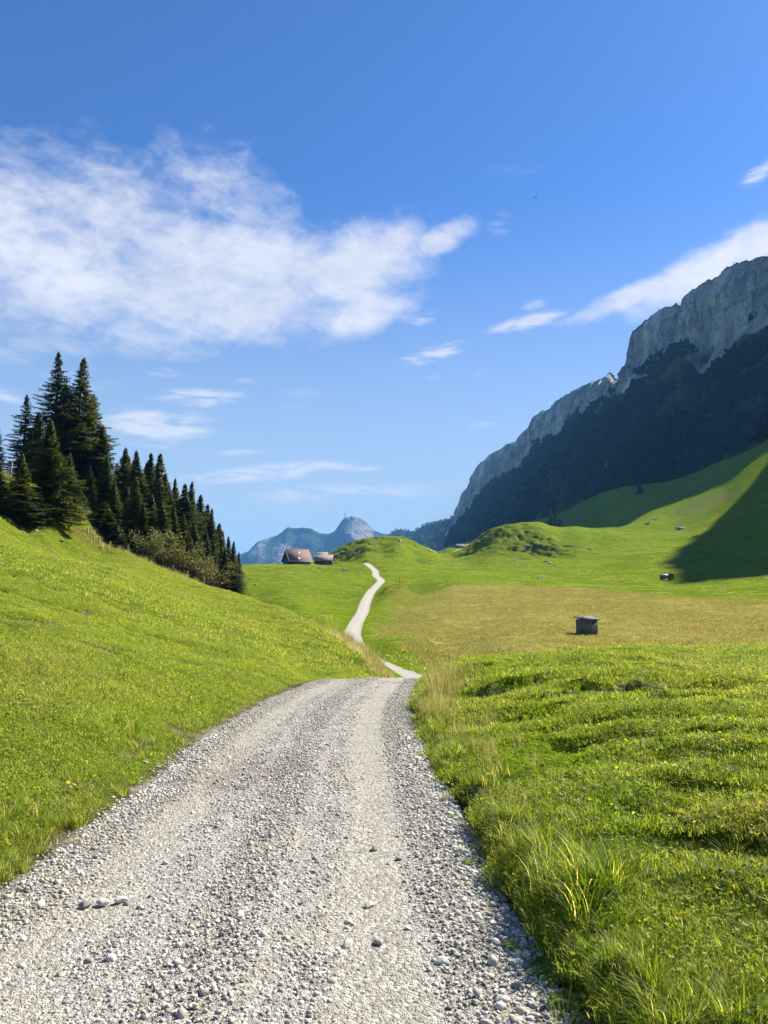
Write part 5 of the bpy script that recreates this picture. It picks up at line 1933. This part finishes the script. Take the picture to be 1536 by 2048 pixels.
# ------------------------------------------------------------------ buildings
def barn_big():
    D = 338
    x, y, _ = P(594, 1128, D)
    z = min(H1(x - 5, y - 3), H1(x + 5, y - 3), H1(x, y))
    W_, L_, eave, ridge = 8.4, 9.6, 2.1, 6.6
    o = empty('barn', (x, y, z), math.radians(27), 'large barn with steep red brown roof left of the mound', 'barn', 'barns by the track')
    m = MB()
    h = W_ / 2
    m.prism([(-h, -0.8), (h, -0.8), (h, eave), (0, ridge), (-h, eave)], 'x', -L_ / 2, L_ / 2)
    wall = m.build('wall', M_wood, o)
    # boards over the joints of the gable and the front
    bm_ = MB().box(-L_ / 2 - 0.03, -L_ / 2 - 0.003, -0.9, 0.9, -0.2, 2.0)
    dr = bm_.build('door', M_wood2, o)
    MB().box(-L_ / 2 - 0.06, -L_ / 2 - 0.032, 0.55, 0.65, 0.9, 1.15).build('handle', M_steel, dr)
    # one roof plane per side
    sl = (ridge - eave) / h
    for sgn, nm in ((-1, 'roof'), (1, 'roof')):
        e = h + 0.75
        ze = ridge - sl * e
        t = 0.22
        r = MB().prism([(0.0, ridge + 0.08), (sgn * e, ze + 0.08), (sgn * e, ze + 0.08 + t), (0.0, ridge + 0.08 + t * 1.35)], 'x', -L_ / 2 - 0.7, L_ / 2 + 0.7)
        ro = r.build(nm, M_roof1, o)
        if sgn < 0:
            for (cx, f) in ((0.4, 0.30), (-0.55, 0.78)):
                yy, zz = -e * f, ridge - sl * e * f + 0.08 + t * 1.2
                w = 0.38
                pane = MB()
                pane.add([(cx - w, yy - w * 0.7, zz - sl * w * 0.7 + 0.05), (cx + w, yy - w * 0.7, zz - sl * w * 0.7 + 0.05), (cx + w, yy + w * 0.7, zz + sl * w * 0.7 + 0.05), (cx - w, yy + w * 0.7, zz + sl * w * 0.7 + 0.05),
                          (cx - w, yy - w * 0.7, zz - sl * w * 0.7 - 0.1), (cx + w, yy - w * 0.7, zz - sl * w * 0.7 - 0.1), (cx + w, yy + w * 0.7, zz + sl * w * 0.7 - 0.1), (cx - w, yy + w * 0.7, zz + sl * w * 0.7 - 0.1)],
                         [(0, 1, 2, 3), (0, 4, 5, 1), (1, 5, 6, 2), (2, 6, 7, 3), (3, 7, 4, 0)])
                pane.build('skylight', M_pane, ro)
            MB().prism([(-e - 0.1, ze - 0.02), (-e - 0.02, ze - 0.02), (-e - 0.02, ze + 0.3), (-e - 0.1, ze + 0.3)], 'x', -L_ / 2 - 0.75, L_ / 2 + 0.75).build('eaves_board', M_trim, ro)
        MB().prism([(0.0, ridge - 0.1), (sgn * (e + .04), ze - 0.1), (sgn * (e + .04), ze + 0.36), (0.0, ridge + 0.44)], 'x', -L_ / 2 - 0.80, -L_ / 2 - 0.71).build('verge_board', M_trim, ro)
    # lean-to at the back of the gable
    MB().prism([(h - 0.2, -0.8), (h + 2.4, -0.8), (h + 2.4, 1.5), (h - 0.2, 2.9)], 'x', -L_ / 2 + 0.6, L_ / 2 - 1.0).build('lean_to', M_wood, o)


def barn_small():
    D = 352
    x, y, _ = P(648, 1125, D)
    z = min(H1(x - 4, y - 3), H1(x + 4, y - 3))
    o = empty('barn', (x, y, z), math.radians(-4), 'low barn with pale grey shingle roof right of the red roofed one', 'barn', 'barns by the track')
    L_, W_, eave, ridge = 8.0, 6.0, 2.6, 4.7
    h = W_ / 2
    MB().prism([(-h, -0.8), (h, -0.8), (h, eave), (0, ridge), (-h, eave)], 'x', -L_ / 2, L_ / 2).build('wall', M_wood, o)
    dr = MB().box(0.6, 2.4, -h - 0.04, -h - 0.004, 0.0, 2.1).build('door', M_wood2, o)
    MB().box(0.75, 0.82, -h - 0.08, -h - 0.042, 0.9, 1.15).build('handle', M_steel, dr)
    sl = (ridge - eave) / h
    for sgn in (-1, 1):
        e = h + 0.5
        ze = ridge - sl * e
        ro = MB().prism([(0, ridge + 0.06), (sgn * e, ze + 0.06), (sgn * e, ze + 0.24), (0, ridge + 0.28)], 'x', -L_ / 2 - 0.4, L_ / 2 + 0.4).build('roof', M_roof2, o)
        if sgn < 0:
            MB().prism([(-e - 0.1, ze - 0.05), (-e - 0.02, ze - 0.05), (-e - 0.02, ze + 0.27), (-e - 0.1, ze + 0.27)], 'x', -L_ / 2 - 0.42, L_ / 2 + 0.42).build('eaves_board', M_trim, ro)
    # higher rear wing
    x0, x1 = -L_ / 2 + 0.2, 1.1
    MB().prism([(1.0, 0), (5.8, 0), (5.8, 4.4), (3.4, 6.1), (1.0, 4.4)], 'x', x0, x1).build('rear_wing', M_wood, o)
    for sgn in (-1, 1):
        MB().prism([(3.4, 6.16), (3.4 + sgn * 2.8, 6.16 - 2.8 * 0.708), (3.4 + sgn * 2.8, 6.34 - 2.8 * 0.708), (3.4, 6.38)], 'x', x0 - 0.3, x1 + 0.3).build('rear_roof', M_roof2, o)
    # stone yard between the barns
    xa, xb = P(613, 1126, 345)[0], P(629, 1126, 345)[0]
    V = [(xa - 3, 341, 0), (xb + 1, 341, 0), (xb + 1, 349, 0), (xa - 3, 349, 0)]
    V = [(a, b, H1(a, b) + 0.3) for a, b, _ in V] + [(a, b, H1(a, b) - 1.0) for a, b, _ in V]
    me = mesh_from('barn_yard', V, None, [(0, 1, 2, 3), (0, 4, 5, 1), (1, 5, 6, 2), (2, 6, 7, 3), (3, 7, 4, 0)])
    fattr(me, 'edge', np.zeros(8))
    fattr(me, 'stain', np.zeros(8))
    tag(link('barn_yard', me, M_gravel), 'pale gravel yard between the two barns', kind='structure')


def far_farm():
    x, y, _ = P(927, 1099, 560)
    z = min(H1(x - 5, y - 3), H1(x + 5, y - 3), H1(x, y + 3)) - 0.3
    zt = P(927, 1099, 560)[2]
    z = max(z, zt - 1.5)
    o = empty('farmhouse', (x, y, z), math.radians(3), 'distant long farmhouse with pinkish roof beside the crag', 'farmhouse')
    L_, W_, eave, ridge = 10.6, 6.5, 2.0, 4.2
    h = W_ / 2
    MB().prism([(-h, -3), (h, -3), (h, eave), (0, ridge), (-h, eave)], 'x', -L_ / 2, L_ / 2).build('wall', M_wood2, o)
    for wx in (-3.4, -1.2, 3.2):
        w = MB().box(wx - 0.45, wx + 0.45, -h - 0.04, -h - 0.004, 0.7, 1.5).build('window', M_trim, o)
        MB().box(wx - 0.36, wx + 0.36, -h - 0.06, -h - 0.042, 0.78, 1.42).build('pane', M_glass, w)
    MB().box(0.6, 1.7, -h - 0.05, -h - 0.004, -0.1, 1.75).build('door', M_wood, o)
    sl = (ridge - eave) / h
    for sgn in (-1, 1):
        e = h + 0.6
        ze = ridge - sl * e
        ro = MB().prism([(0, ridge + 0.06), (sgn * e, ze + 0.06), (sgn * e, ze + 0.28), (0, ridge + 0.30)], 'x', -L_ / 2 - 0.5, L_ / 2 + 0.5).build('roof', M_roof1 if sgn > 0 else M_roof2, o)
    MB().box(1.5, 2.2, -0.4, 0.3, ridge - 0.6, ridge + 0.9).build('chimney', M_rock, ro)


def meadow_hut():
    D = 96
    x, y, _ = P(1174, 1268, D)
    z = H1(x, y)
    o = empty('hut', (x, y, z), math.radians(14), 'small grey box shaped hut standing alone in the straw meadow', 'hut')
    w, d, hh = 2.0, 1.7, 1.78
    MB().box(-w / 2, w / 2, -d / 2, d / 2, -0.4, hh).build('wall', M_wood2, o)
    # boards of the front and left face
    nbo = 9
    for i in range(nbo):
        a = -w / 2 + w * i / nbo + 0.008
        b = -w / 2 + w * (i + 1) / nbo - 0.008
        MB().box(a, b, -d / 2 - 0.025, -d / 2 - 0.003, -0.05, hh - 0.03 - 0.01 * (i % 3)).build('board', M_wood2, o)
    nbo = 8
    for i in range(nbo):
        a = -d / 2 + d * i / nbo + 0.008
        b = -d / 2 + d * (i + 1) / nbo - 0.008
        MB().box(-w / 2 - 0.025, -w / 2 - 0.003, a, b, -0.05, hh - 0.03 - 0.01 * (i % 3)).build('board', M_wood2, o)
    r = MB()
    r.add([(-w / 2 - .22, -d / 2 - .28, hh - .02), (w / 2 + .22, -d / 2 - .28, hh - .02), (w / 2 + .22, d / 2 + .2, hh + .22), (-w / 2 - .22, d / 2 + .2, hh + .22),
           (-w / 2 - .22, -d / 2 - .28, hh + .1), (w / 2 + .22, -d / 2 - .28, hh + .1), (w / 2 + .22, d / 2 + .2, hh + .34), (-w / 2 - .22, d / 2 + .2, hh + .34)],
          [(0, 3, 2, 1), (4, 5, 6, 7), (0, 1, 5, 4), (1, 2, 6, 5), (2, 3, 7, 6), (3, 0, 4, 7)])
    ro = r.build('roof', M_tar, o)
    MB().tube([(-w / 2 + .35, -.2, hh + .1), (-w / 2 + .35, -.2, hh + .48)], [.05, .05], 10).build('vent_pipe', M_steel, ro)
    MB().box(0.28, 0.52, -d / 2 - 0.05, -d / 2 - 0.027, hh - 0.42, hh - 0.26).build('vent_opening', M_black, o)


def transporter():
    x, y, z = ground_at(1333, 1160, 200, 280)
    D = y
    o = empty('farm_truck', (x, y, z + 0.0), math.radians(6), 'small red cab farm transporter with green tank parked on the slope', 'truck')
    # faces right (+x)
    MB().box(-2.0, 2.05, -0.45, 0.45, 0.42, 0.62).build('chassis', M_tyre, o)
    # tank
    t = MB()
    t.tube([(-2.15, 0, 1.16), (-2.05, 0, 1.16), (-1.85, 0, 1.16), (0.35, 0, 1.16), (0.55, 0, 1.16), (0.63, 0, 1.16)], [0.25, 0.48, 0.60, 0.60, 0.48, 0.25], 18)
    tk = t.build('tank', M_tank, o, True)
    MB().tube([(-0.7, 0, 1.7), (-0.7, 0, 1.86)], [0.2, 0.2], 12).build('filler_lid', M_steel, tk)
    for bx in (-1.6, -0.1):
        MB().box(bx - 0.05, bx + 0.05, -0.63, 0.63, 0.6, 0.9).build('tank_cradle', M_tyre, o)
    # cab
    c = MB()
    c.prism([(0.80, 0.5), (2.10, 0.5), (2.18, 0.85), (2.15, 1.25), (1.98, 1.98), (0.86, 1.98), (0.80, 1.3)], 'y', -0.78, 0.78)
    cb = c.build('cab', M_red, o)
    MB().box(0.76, 2.06, -0.83, 0.83, 1.985, 2.08).build('cab_roof', M_trim, cb)
    for sy in (-1, 1):
        MB().prism([(1.0, 1.28), (2.02, 1.28), (1.88, 1.88), (1.0, 1.88)], 'y', sy * 0.785, sy * 0.80).build('side_window', M_glass, cb)
        MB().box(2.17, 2.22, sy * 0.55 - 0.1, sy * 0.55 + 0.1, 0.78, 0.94).build('headlight', M_pane, cb)
        MB().box(1.88, 1.93, sy * 0.95 - 0.07, sy * 0.95 + 0.07, 1.3, 1.58).build('mirror', M_tyre, cb)
    w = MB()
    w.add([(2.155, -0.68, 1.30), (2.155, 0.68, 1.30), (2.02, 0.68, 1.88), (2.02, -0.68, 1.88), (2.13, -0.68, 1.30), (2.13, 0.68, 1.30), (1.99, 0.68, 1.88), (1.99, -0.68, 1.88)],
          [(0, 1, 2, 3), (0, 4, 5, 1), (1, 5, 6, 2), (2, 6, 7, 3), (3, 7, 4, 0)])
    w.build('windscreen', M_glass, cb)
    MB().box(2.12, 2.24, -0.8, 0.8, 0.42, 0.6).build('bumper', M_tyre, o)
    for bx in (-1.25, 1.35):
        for sy in (-1, 1):
            wh = MB()
            wh.tube([(bx, sy * 0.52, 0.40), (bx, sy * 0.56, 0.40), (bx, sy * 0.74, 0.40), (bx, sy * 0.78, 0.40)], [0.34, 0.40, 0.40, 0.34], 18)
            ty = wh.build('wheel', M_tyre, o)
            MB().tube([(bx, sy * 0.775, 0.40), (bx, sy * 0.80, 0.40)], [0.2, 0.17], 14).build('rim', M_rim, ty)
    for bx in (-1.25,):
        for sy in (-1, 1):
            MB().box(bx - 0.5, bx + 0.5, sy * 0.66 - 0.14, sy * 0.66 + 0.14, 0.83, 0.88).build('mudguard', M_tyre, o)


# ------------------------------------------------------------------ fence, mast, rocks, flowers, weeds, bird
def fence():
    posts = [(13.5, 923, 944, 'upper of two pale posts at the left frame edge'), (8.5, 942, 967, 'lower of two pale posts at the left frame edge'),
             (174, 1087, 1096, 'shortest post at the left end of the fence on the brow'), (187, 1088, 1099, 'thin post left of the paired posts on the brow'), (196, 1083, 1098, 'bright post, left of a pair on the brow'), (219, 1083, 1099, 'bright post in front of the small spruce'),
             (256, 1093, 1113, 'pale post right of the small spruce'), (303, 1112, 1131, 'pale post at the left end of the shrubs'), (348, 1135, 1154, 'post half sunk among low shrubs'),
             (376, 1144, 1167, 'dark thick post in the middle of the shrubs'), (410, 1155, 1181, 'tall pale post near the end of the shrubs'), (459, 1179, 1200, 'post in front of the last spruce'), (517, 1202, 1225, 'lone post right of the last spruce'),
             ]
    tops = []
    for px, t, b, lab in posts:
        D = 76.0 if px > 30 else 78.0
        if px > 480:
            D = 72.0
        if 170 < px < 225:
            D = 72.5
        x = (px - 768) / F * D
        z = H1(x, D)
        topz = P(px, t, D)[2]
        hgt = max(topz - z, 0.75)
        hgt = min(hgt, 1.6)
        o = empty('fence_post', (x, D, z), random.uniform(0, 3), lab, 'fence post', 'posts of the fence on the brow')
        o.rotation_euler = (random.uniform(-.06, .06), random.uniform(-.08, .08), random.uniform(0, 3))
        m = MB().tube([(0, 0, -0.3), (0, 0, hgt * 0.5), (0.01, 0, hgt - 0.03), (0.01, 0, hgt)], [0.068, 0.064, 0.06, 0.045], 9)
        m.build('shaft', M_post, o, True)
        MB().box(-0.03, 0.03, -0.105, -0.058, hgt * 0.72, hgt * 0.72 + 0.06).build('insulator', M_tyre, o)
        tops.append((x, D, z + hgt * 0.75))
    m = MB()
    tp = tops[2:]
    for a, b in zip(tp[:-1], tp[1:]):
        pts = []
        for k in range(7):
            f = k / 6
            pts.append((a[0] + (b[0] - a[0]) * f, a[1] + (b[1] - a[1]) * f - 0.08, a[2] + (b[2] - a[2]) * f - 0.08 * math.sin(math.pi * f)))
        m.tube(pts, [0.004] * 7, 4)
    o = m.build('fence_wire', M_wire)
    tag(o, 'thin wire strung from post to post along the brow', 'wire')
    for px, py, h, lab in ((796, 1318, 0.5, 'tiny stake left of the other at the near edge of the straw meadow'), (899, 1322, 0.6, 'tiny stake right of the other at the near edge of the straw meadow'), (799, 1166, 0.9, 'short dark stake beside the bend of the far track')):
        x, y, z = ground_at(px, py, 55, 260)
        h = h if y < 150 else 1.5
        o = empty('stake', (x, y, z), 0.4, lab, 'stake', 'stakes in the valley')
        MB().tube([(0, 0, -0.2), (0, 0, h * 0.9), (0, 0, h)], [0.05, 0.05, 0.03], 7).build('shaft', M_post if y < 150 else M_wood, o)


def mast():
    D = 5480
    x, y, z = P(690.5, 1035, D)
    o = empty('radio_mast', (x, y, z - 6), 0, 'thin grey radio mast on top of the far peak', 'mast')
    MB().tube([(0, 0, -8), (0, 0, 16)], [6.0, 5.0], 12).build('base', M_steel, o)
    m = MB().tube([(0, 0, 14), (0, 0, 40)], [3.2, 2.6], 10).build('lower_shaft', M_steel, o)
    for zz in (20, 28, 36):
        MB().tube([(0, 0, zz), (0, 0, zz + 1.6)], [5.2, 5.2], 12).build('antenna_platform', M_steel, m)
    MB().tube([(0, 0, 38), (0, 0, 66)], [1.6, 0.9], 8).build('upper_shaft', M_steel, o)
    x, y, z = P(705, 1033.5, D)
    o = empty('summit_station', (x, y, z - 8), 0.3, 'flat roofed station building on the far peak beside the mast', 'building')
    MB().box(-11, 11, -8, 8, -12, 10).build('wall', M_trim, o)
    MB().box(-12, 12, -9, 9, 10.05, 11.5).build('roof', M_tar, o)


def boulders():
    meshes = []
    for i in range(6):
        V, T = rock_mesh('b', 700 + i, 4, (1, 0.8, 0.75), 0.75, 5)
        V = V * (1 + 0.22 * ridged(V[:, 0] * 1.7 + i, V[:, 1] * 1.7, V[:, 2] * 2.6, octv=4, seed=720 + i)[:, None])
        me = mesh_from('boulder', V, T)
        meshes.append(me)
    crags = []
    for i in range(4):
        Vs, Ts, n0 = [], [], 0
        g = np.random.default_rng(760 + i)
        for k in range(7):
            V, T = rock_mesh('b', 770 + 10 * i + k, 3, (1, 0.8, 0.8), 0.7, 7)
            sc_ = 0.28 + 0.25 * g.random()
            V = V * sc_ * np.array([1, 1, 0.55 + 0.5 * g.random()]) + np.array([g.normal(0, 0.42), g.normal(0, 0.3), g.normal(0, 0.06)])
            Vs.append(V)
            Ts.append(T + n0)
            n0 += len(V)
        crags.append(mesh_from('boulder', np.concatenate(Vs), np.concatenate(Ts)))
    GB = 'boulders strewn over the pasture'
    lst = [(871, 1100, 380, 600, 22, 'pale outcrop left of the distant farmhouse'), (858, 1101, 380, 600, 10, 'smaller pale rock beside the outcrop left of the farmhouse'),
           (931, 1132, 240, 330, 7, 'small white boulder below the far track'), (950, 1134, 240, 330, 8, 'small dark boulder right of the white one below the far track'),
           (1032, 1121, 240, 345, 9, 'dark boulder above a white one at the foot of the knoll'), (1035, 1133, 240, 330, 11, 'white boulder at the foot of the knoll'),
           (1083, 1153, 200, 290, 13, 'pale boulder on top of the pile in the pasture'), (1090, 1158, 200, 290, 16, 'largest boulder of the pile in the pasture'), (1078, 1158, 200, 290, 10, 'left boulder of the pile in the pasture'),
           (1146, 1092, 300, 430, 6, 'white boulder high on the knoll'), (1178, 1100, 300, 420, 10, 'grey rock on the slope right of the knoll'),
           (1172, 1064, 340, 460, 8, 'pale rock near the brow right of the knoll top'), (1210, 1057, 380, 460, 6, 'small rock on the brow below the shaded slope'), (1229, 1055, 380, 470, 7, 'rock on the brow where the lit slope starts'),
           (1331, 1063, 330, 470, 26, 'dark flat slab left on the lit slope'), (1366, 1056, 330, 470, 30, 'pale flat slab in the middle of the lit slope'), (1395, 1073, 300, 470, 24, 'flat slab at the edge of the shade'),
           (1403, 1144, 200, 320, 8, 'small dark rock in the shade beyond the transporter'), (1310, 1040, 380, 500, 14, 'rock band high on the lit slope'), (1295, 1048, 380, 500, 12, 'rock below the band high on the lit slope'),
           (1100, 1128, 240, 340, 12, 'grey boulder in the rubble below the knoll'), (1110, 1131, 240, 340, 8, 'small boulder right in the rubble below the knoll'), (1092, 1124, 240, 340, 8, 'small boulder left in the rubble below the knoll'),
           (646, 1219, 110, 200, 5, 'tiny white stone in the field left of the far track'), (657, 1218, 110, 200, 4, 'tiny pale stone right of another left of the far track'),
           (692, 1140, 230, 330, 34, 'low dark rock heap left of the top of the far track'), (640, 1137, 230, 330, 9, 'dark rock below the grey roofed barn'), (548, 1124, 280, 345, 24, 'dark rocky bush mound left of the large barn'),
           (843, 1125, 250, 400, 20, 'low dark rock at the foot of the mound'), (750, 1127, 260, 330, 9, 'dark rock at the top bend of the far track'), (500, 1160, 180, 300, 8, 'rock in the stony patch left of the field'), (524, 1166, 180, 300, 7, 'pale rock in the stony patch left of the field'),
           (512, 1170, 180, 300, 9, 'low grey rock in the stony patch left of the field'), (540, 1172, 180, 300, 6, 'right rock of the stony patch left of the field'), (493, 1168, 180, 300, 7, 'dark rock beside the end of the spruces'),
           (60, 1056, 50, 90, 22, 'pale flat rock in the grass below the spruces'), (42, 1064, 50, 80, 16, 'dark rock left of the pale one below the spruces'), (72, 1062, 50, 80, 12, 'small rock right of the pale one below the spruces'),
           (118, 1080, 50, 80, 26, 'low rock half grown over below the olive green spruce'), (228, 1049, 60, 95, 6, 'white rock on the bank behind the small spruce'), (350, 1152, 66, 90, 8, 'white rock among the shrubs'),
           (5, 965, 60, 95, 12, 'rock by the two posts at the left frame edge'), (205, 1099, 66, 90, 8, 'pale rock between the posts on the brow'), (398, 1169, 66, 90, 7, 'pale rock below the shrubs'),
           (975, 1075, 330, 430, 22, 'grey crag at the left end of the knoll'), (960, 1085, 330, 430, 18, 'lower grey crag at the left end of the knoll'), (990, 1068, 330, 430, 18, 'grey crag near the top of the knoll'),
           (1060, 1092, 320, 420, 30, 'dark crag in the face of the knoll'), (1082, 1089, 320, 420, 20, 'smaller dark crag in the face of the knoll'),
           (690, 1105, 340, 420, 26, 'dark crag on the left flank of the mound'), (712, 1108, 340, 420, 22, 'second dark crag on the left flank of the mound'), (675, 1110, 340, 420, 20, 'low crag at the left foot of the mound'),
           (755, 1078, 360, 440, 14, 'rock near the top of the mound'), (800, 1082, 360, 440, 10, 'pale rock right of the top of the mound'), (830, 1092, 360, 440, 9, 'rock on the right flank of the mound')]
    for i, (px, py, D0, D1, w, lab) in enumerate(lst):
        x, y, z = ground_at(px, py, D0, D1)
        r = w / 2 * y / F * 0.85
        o = link('boulder', (crags[i % 4] if w > 15 else meshes[i % 6]).copy())
        o.data.materials.append(M_rock_pale if ('white' in lab or 'pale' in lab) else M_rock)
        flat = 0.7 if w > 15 else 0.85
        o.location = (x, y, z - r * 0.14 * flat)
        o.scale = (r * 1.05, r * 0.9, r * flat)
        o.rotation_euler = (random.uniform(-.15, .15), random.uniform(-.15, .15), random.uniform(-.5, .5))
        tag(o, lab, 'rock', GB)


def flowers():
    heads = []
    g = np.random.default_rng(41)
    for i in range(2):
        V, T = [(0, 0, 0.004)], []
        for k in range(3):
            n = 14
            for j in range(n):
                a = j * 6.283 / n + k * 0.2
                r0, r1 = 0.002, 0.017 - 0.004 * k
                b = len(V)
                z = 0.003 + 0.003 * k
                V += [(r0 * math.cos(a), r0 * math.sin(a), z), (r1 * math.cos(a - 0.13), r1 * math.sin(a - 0.13), z + 0.002), (r1 * 1.08 * math.cos(a), r1 * 1.08 * math.sin(a), z + 0.001), (r1 * math.cos(a + 0.13), r1 * math.sin(a + 0.13), z + 0.002)]
                T += [(b, b + 1, b + 2), (b, b + 2, b + 3)]
        me = mesh_from('bloom', V, np.array(T))
        me.materials.append(M_petal)
        heads.append(me)
    stem_b = MB().tube([(0, 0, -0.02), (0.004, 0, 0.04), (0, 0, 0.085)], [0.0022, 0.002, 0.0018], 5)
    stem = tone_mesh('stem', np.concatenate(stem_b.V), np.array(stem_b.T), np.full(stem_b.n, 0.5), M_weed, np.array(stem_b.Q))
    spots = [(135, 1583, 'L'), (147, 1587, 'L'), (187, 1569, 'L'), (198, 1550, 'L'), (158, 1578, 'L'), (105, 1683, 'L'), (991, 1537, 'R'), (977, 1564, 'R'), (1052, 1544, 'R'), (1350, 1568, 'R'), (1365, 1672, 'R'), (1447, 1511, 'R'), (1469, 1586, 'R'), (1523, 1643, 'R'),
             (1276, 1433, 'R'), (1115, 1298, 'R'), (1132, 1297, 'R'), (1228, 1292, 'R'), (1240, 1300, 'R'), (1310, 1308, 'R'), (1345, 1312, 'R'), (1450, 1305, 'R'), (1480, 1318, 'R'), (1160, 1306, 'R'), (1290, 1320, 'R'), (1410, 1330, 'R'), (1515, 1330, 'R'), (1040, 1325, 'R'), (924, 1440, 'R'), (1370, 1880, 'R'), (1260, 1300, 'R'), (1390, 1303, 'R')]
    for i, (px, py, sd) in enumerate(spots):
        x, y, z = ground_at(px, py + 8, 2, 20)
        o = empty('dandelion', (x, y, z), i, 'yellow dandelion among the left grass by the track' if sd == 'L' else ('tiny yellow dandelion along the crest of the right bank' if py < 1345 else 'yellow dandelion on the near turf of the right bank'), 'flower', 'dandelions left of the track' if sd == 'L' else ('dandelions along the crest of the right bank' if py < 1345 else 'dandelions on the near right bank'))
        s = 0.95 + 0.3 * random.random() + (0.5 if y > 12 else 0)
        o.scale = (s, s, s)
        link('stem', stem, None, o)
        b = link('bloom', heads[i % 2], None, o)
        b.location = (0, 0, 0.083)
        b.rotation_euler = (random.uniform(-.5, .5), random.uniform(-.5, .5), 0)


def weeds():
    def rosette(n, L, seed):
        g = np.random.default_rng(seed)
        out = []
        for i in range(n):
            a = i * 2.4 + g.normal(0, 0.2)
            l = L * (0.6 + 0.5 * g.random())
            V, T, tn = [], [], []
            segs = 9
            for k in range(segs + 1):
                t = k / segs
                w = l * 0.17 * math.sin(math.pi * min(1, 0.08 + 0.92 * t))**0.7 * (1.25 if k % 2 else 0.72)
                if k == segs:
                    w = 0.001
                x = l * t * (0.95 - 0.1 * t)
                z = l * (0.55 * t - 0.5 * t * t) + 0.004
                V += [(x, -w, z + 0.3 * w), (x, 0, z), (x, w, z + 0.3 * w)]
                tn += [0.55, 0.75, 0.5]
            for k in range(segs):
                b = k * 3
                T += [(b, b + 3, b + 4), (b, b + 4, b + 1), (b + 1, b + 4, b + 5), (b + 1, b + 5, b + 2)]
            V = np.array(V)
            c, s = math.cos(a), math.sin(a)
            V = np.stack([V[:, 0] * c - V[:, 1] * s, V[:, 0] * s + V[:, 1] * c, V[:, 2]], 1)
            out.append(tone_mesh('leaf', V, np.array(T), np.array(tn), M_weed))
        return out
    for i, (px, py, n, L, lab) in enumerate([(1100, 1962, 15, 0.13, 'broad leaved weed sprawling over the gravel at lower right'), (940, 1735, 9, 0.07, 'small weed growing out of the gravel by the right verge'),
                                             (1025, 1905, 9, 0.08, 'low weed in the gravel above the broad leaved one'), (1130, 1925, 9, 0.11, 'weed behind the broad leaved one beside the white stone'), (985, 1755, 6, 0.05, 'tiny weed right of the small one in the gravel'),
                                             (905, 1640, 6, 0.06, 'tiny weed under the grass edge further up the track'), (1190, 1990, 8, 0.12, 'weed at the foot of the long grass at lower right')]):
        x, y, z = ground_at(px, py, 1.8, 12)
        x = min(x, float(np.interp(y, RED, REX)) - 0.05)
        o = empty('leafy_weed', (x, y, path_z(y) + 0.015), i * 1.1, lab, 'weed', 'weeds at the right verge')
        for me in rosette(n, L, 800 + i):
            link('leaf', me, None, o)


def bird():
    x, y, z = P(1071, 395, 120)
    o = empty('bird', (x, y, z), math.radians(70), 'tiny dark bird gliding high in the blue sky', 'bird')
    b = MB()
    b.tube([(-0.16, 0, 0), (-0.10, 0, 0.0), (0, 0, 0.0), (0.10, 0, 0.01), (0.15, 0, 0.015), (0.19, 0, 0.01)], [0.012, 0.03, 0.042, 0.035, 0.024, 0.004], 8)
    b.add([(-0.14, -0.02, 0), (-0.28, -0.06, 0), (-0.28, 0.06, 0), (-0.14, 0.02, 0), (-0.2, 0, 0.008)], [], [(0, 1, 4), (1, 2, 4), (2, 3, 4), (3, 0, 4)])
    b.build('body', M_bird, o, True)
    for s in (-1, 1):
        w = MB()
        w.add([(0.09, s * 0.03, 0.015), (0.10, s * 0.2, 0.06), (0.02, s * 0.40, 0.05), (-0.05, s * 0.36, 0.045), (-0.06, s * 0.18, 0.05), (-0.07, s * 0.03, 0.01),
               (0.09, s * 0.03, 0.0), (0.10, s * 0.2, 0.05), (0.02, s * 0.40, 0.046), (-0.05, s * 0.36, 0.04), (-0.06, s * 0.18, 0.042), (-0.07, s * 0.03, 0.0)],
              [(0, 1, 4, 5), (1, 2, 3, 4), (6, 11, 10, 7), (7, 10, 9, 8), (0, 6, 7, 1), (1, 7, 8, 2), (2, 8, 9, 3), (3, 9, 10, 4), (4, 10, 11, 5)])
        w.build('wing', M_bird, o)


def haze():
    m, nt, out = new_mat('haze_air')
    v = nt.nodes.new('ShaderNodeVolumePrincipled')
    v.inputs['Color'].default_value = (0.17, 0.46, 1.0, 1)
    v.inputs['Density'].default_value = HAZE
    v.inputs['Anisotropy'].default_value = 0.0
    nt.links.new(v.outputs[0], out.inputs['Volume'])
    o = MB().box(-12500, 12500, -12500, 12500, -140, 640).build('haze', m)
    tag(o, 'thin blue mountain air', kind='stuff')


HAZE = 7.5e-5
build_spruces()
shrubs()
barn_big()
barn_small()
far_farm()
meadow_hut()
transporter()
fence()
mast()
boulders()
flowers()
weeds()
big_stones()
bird()
gravel_stones()
near_grass()
tall_grass()
meadow_grass()
far_forest()
haze()
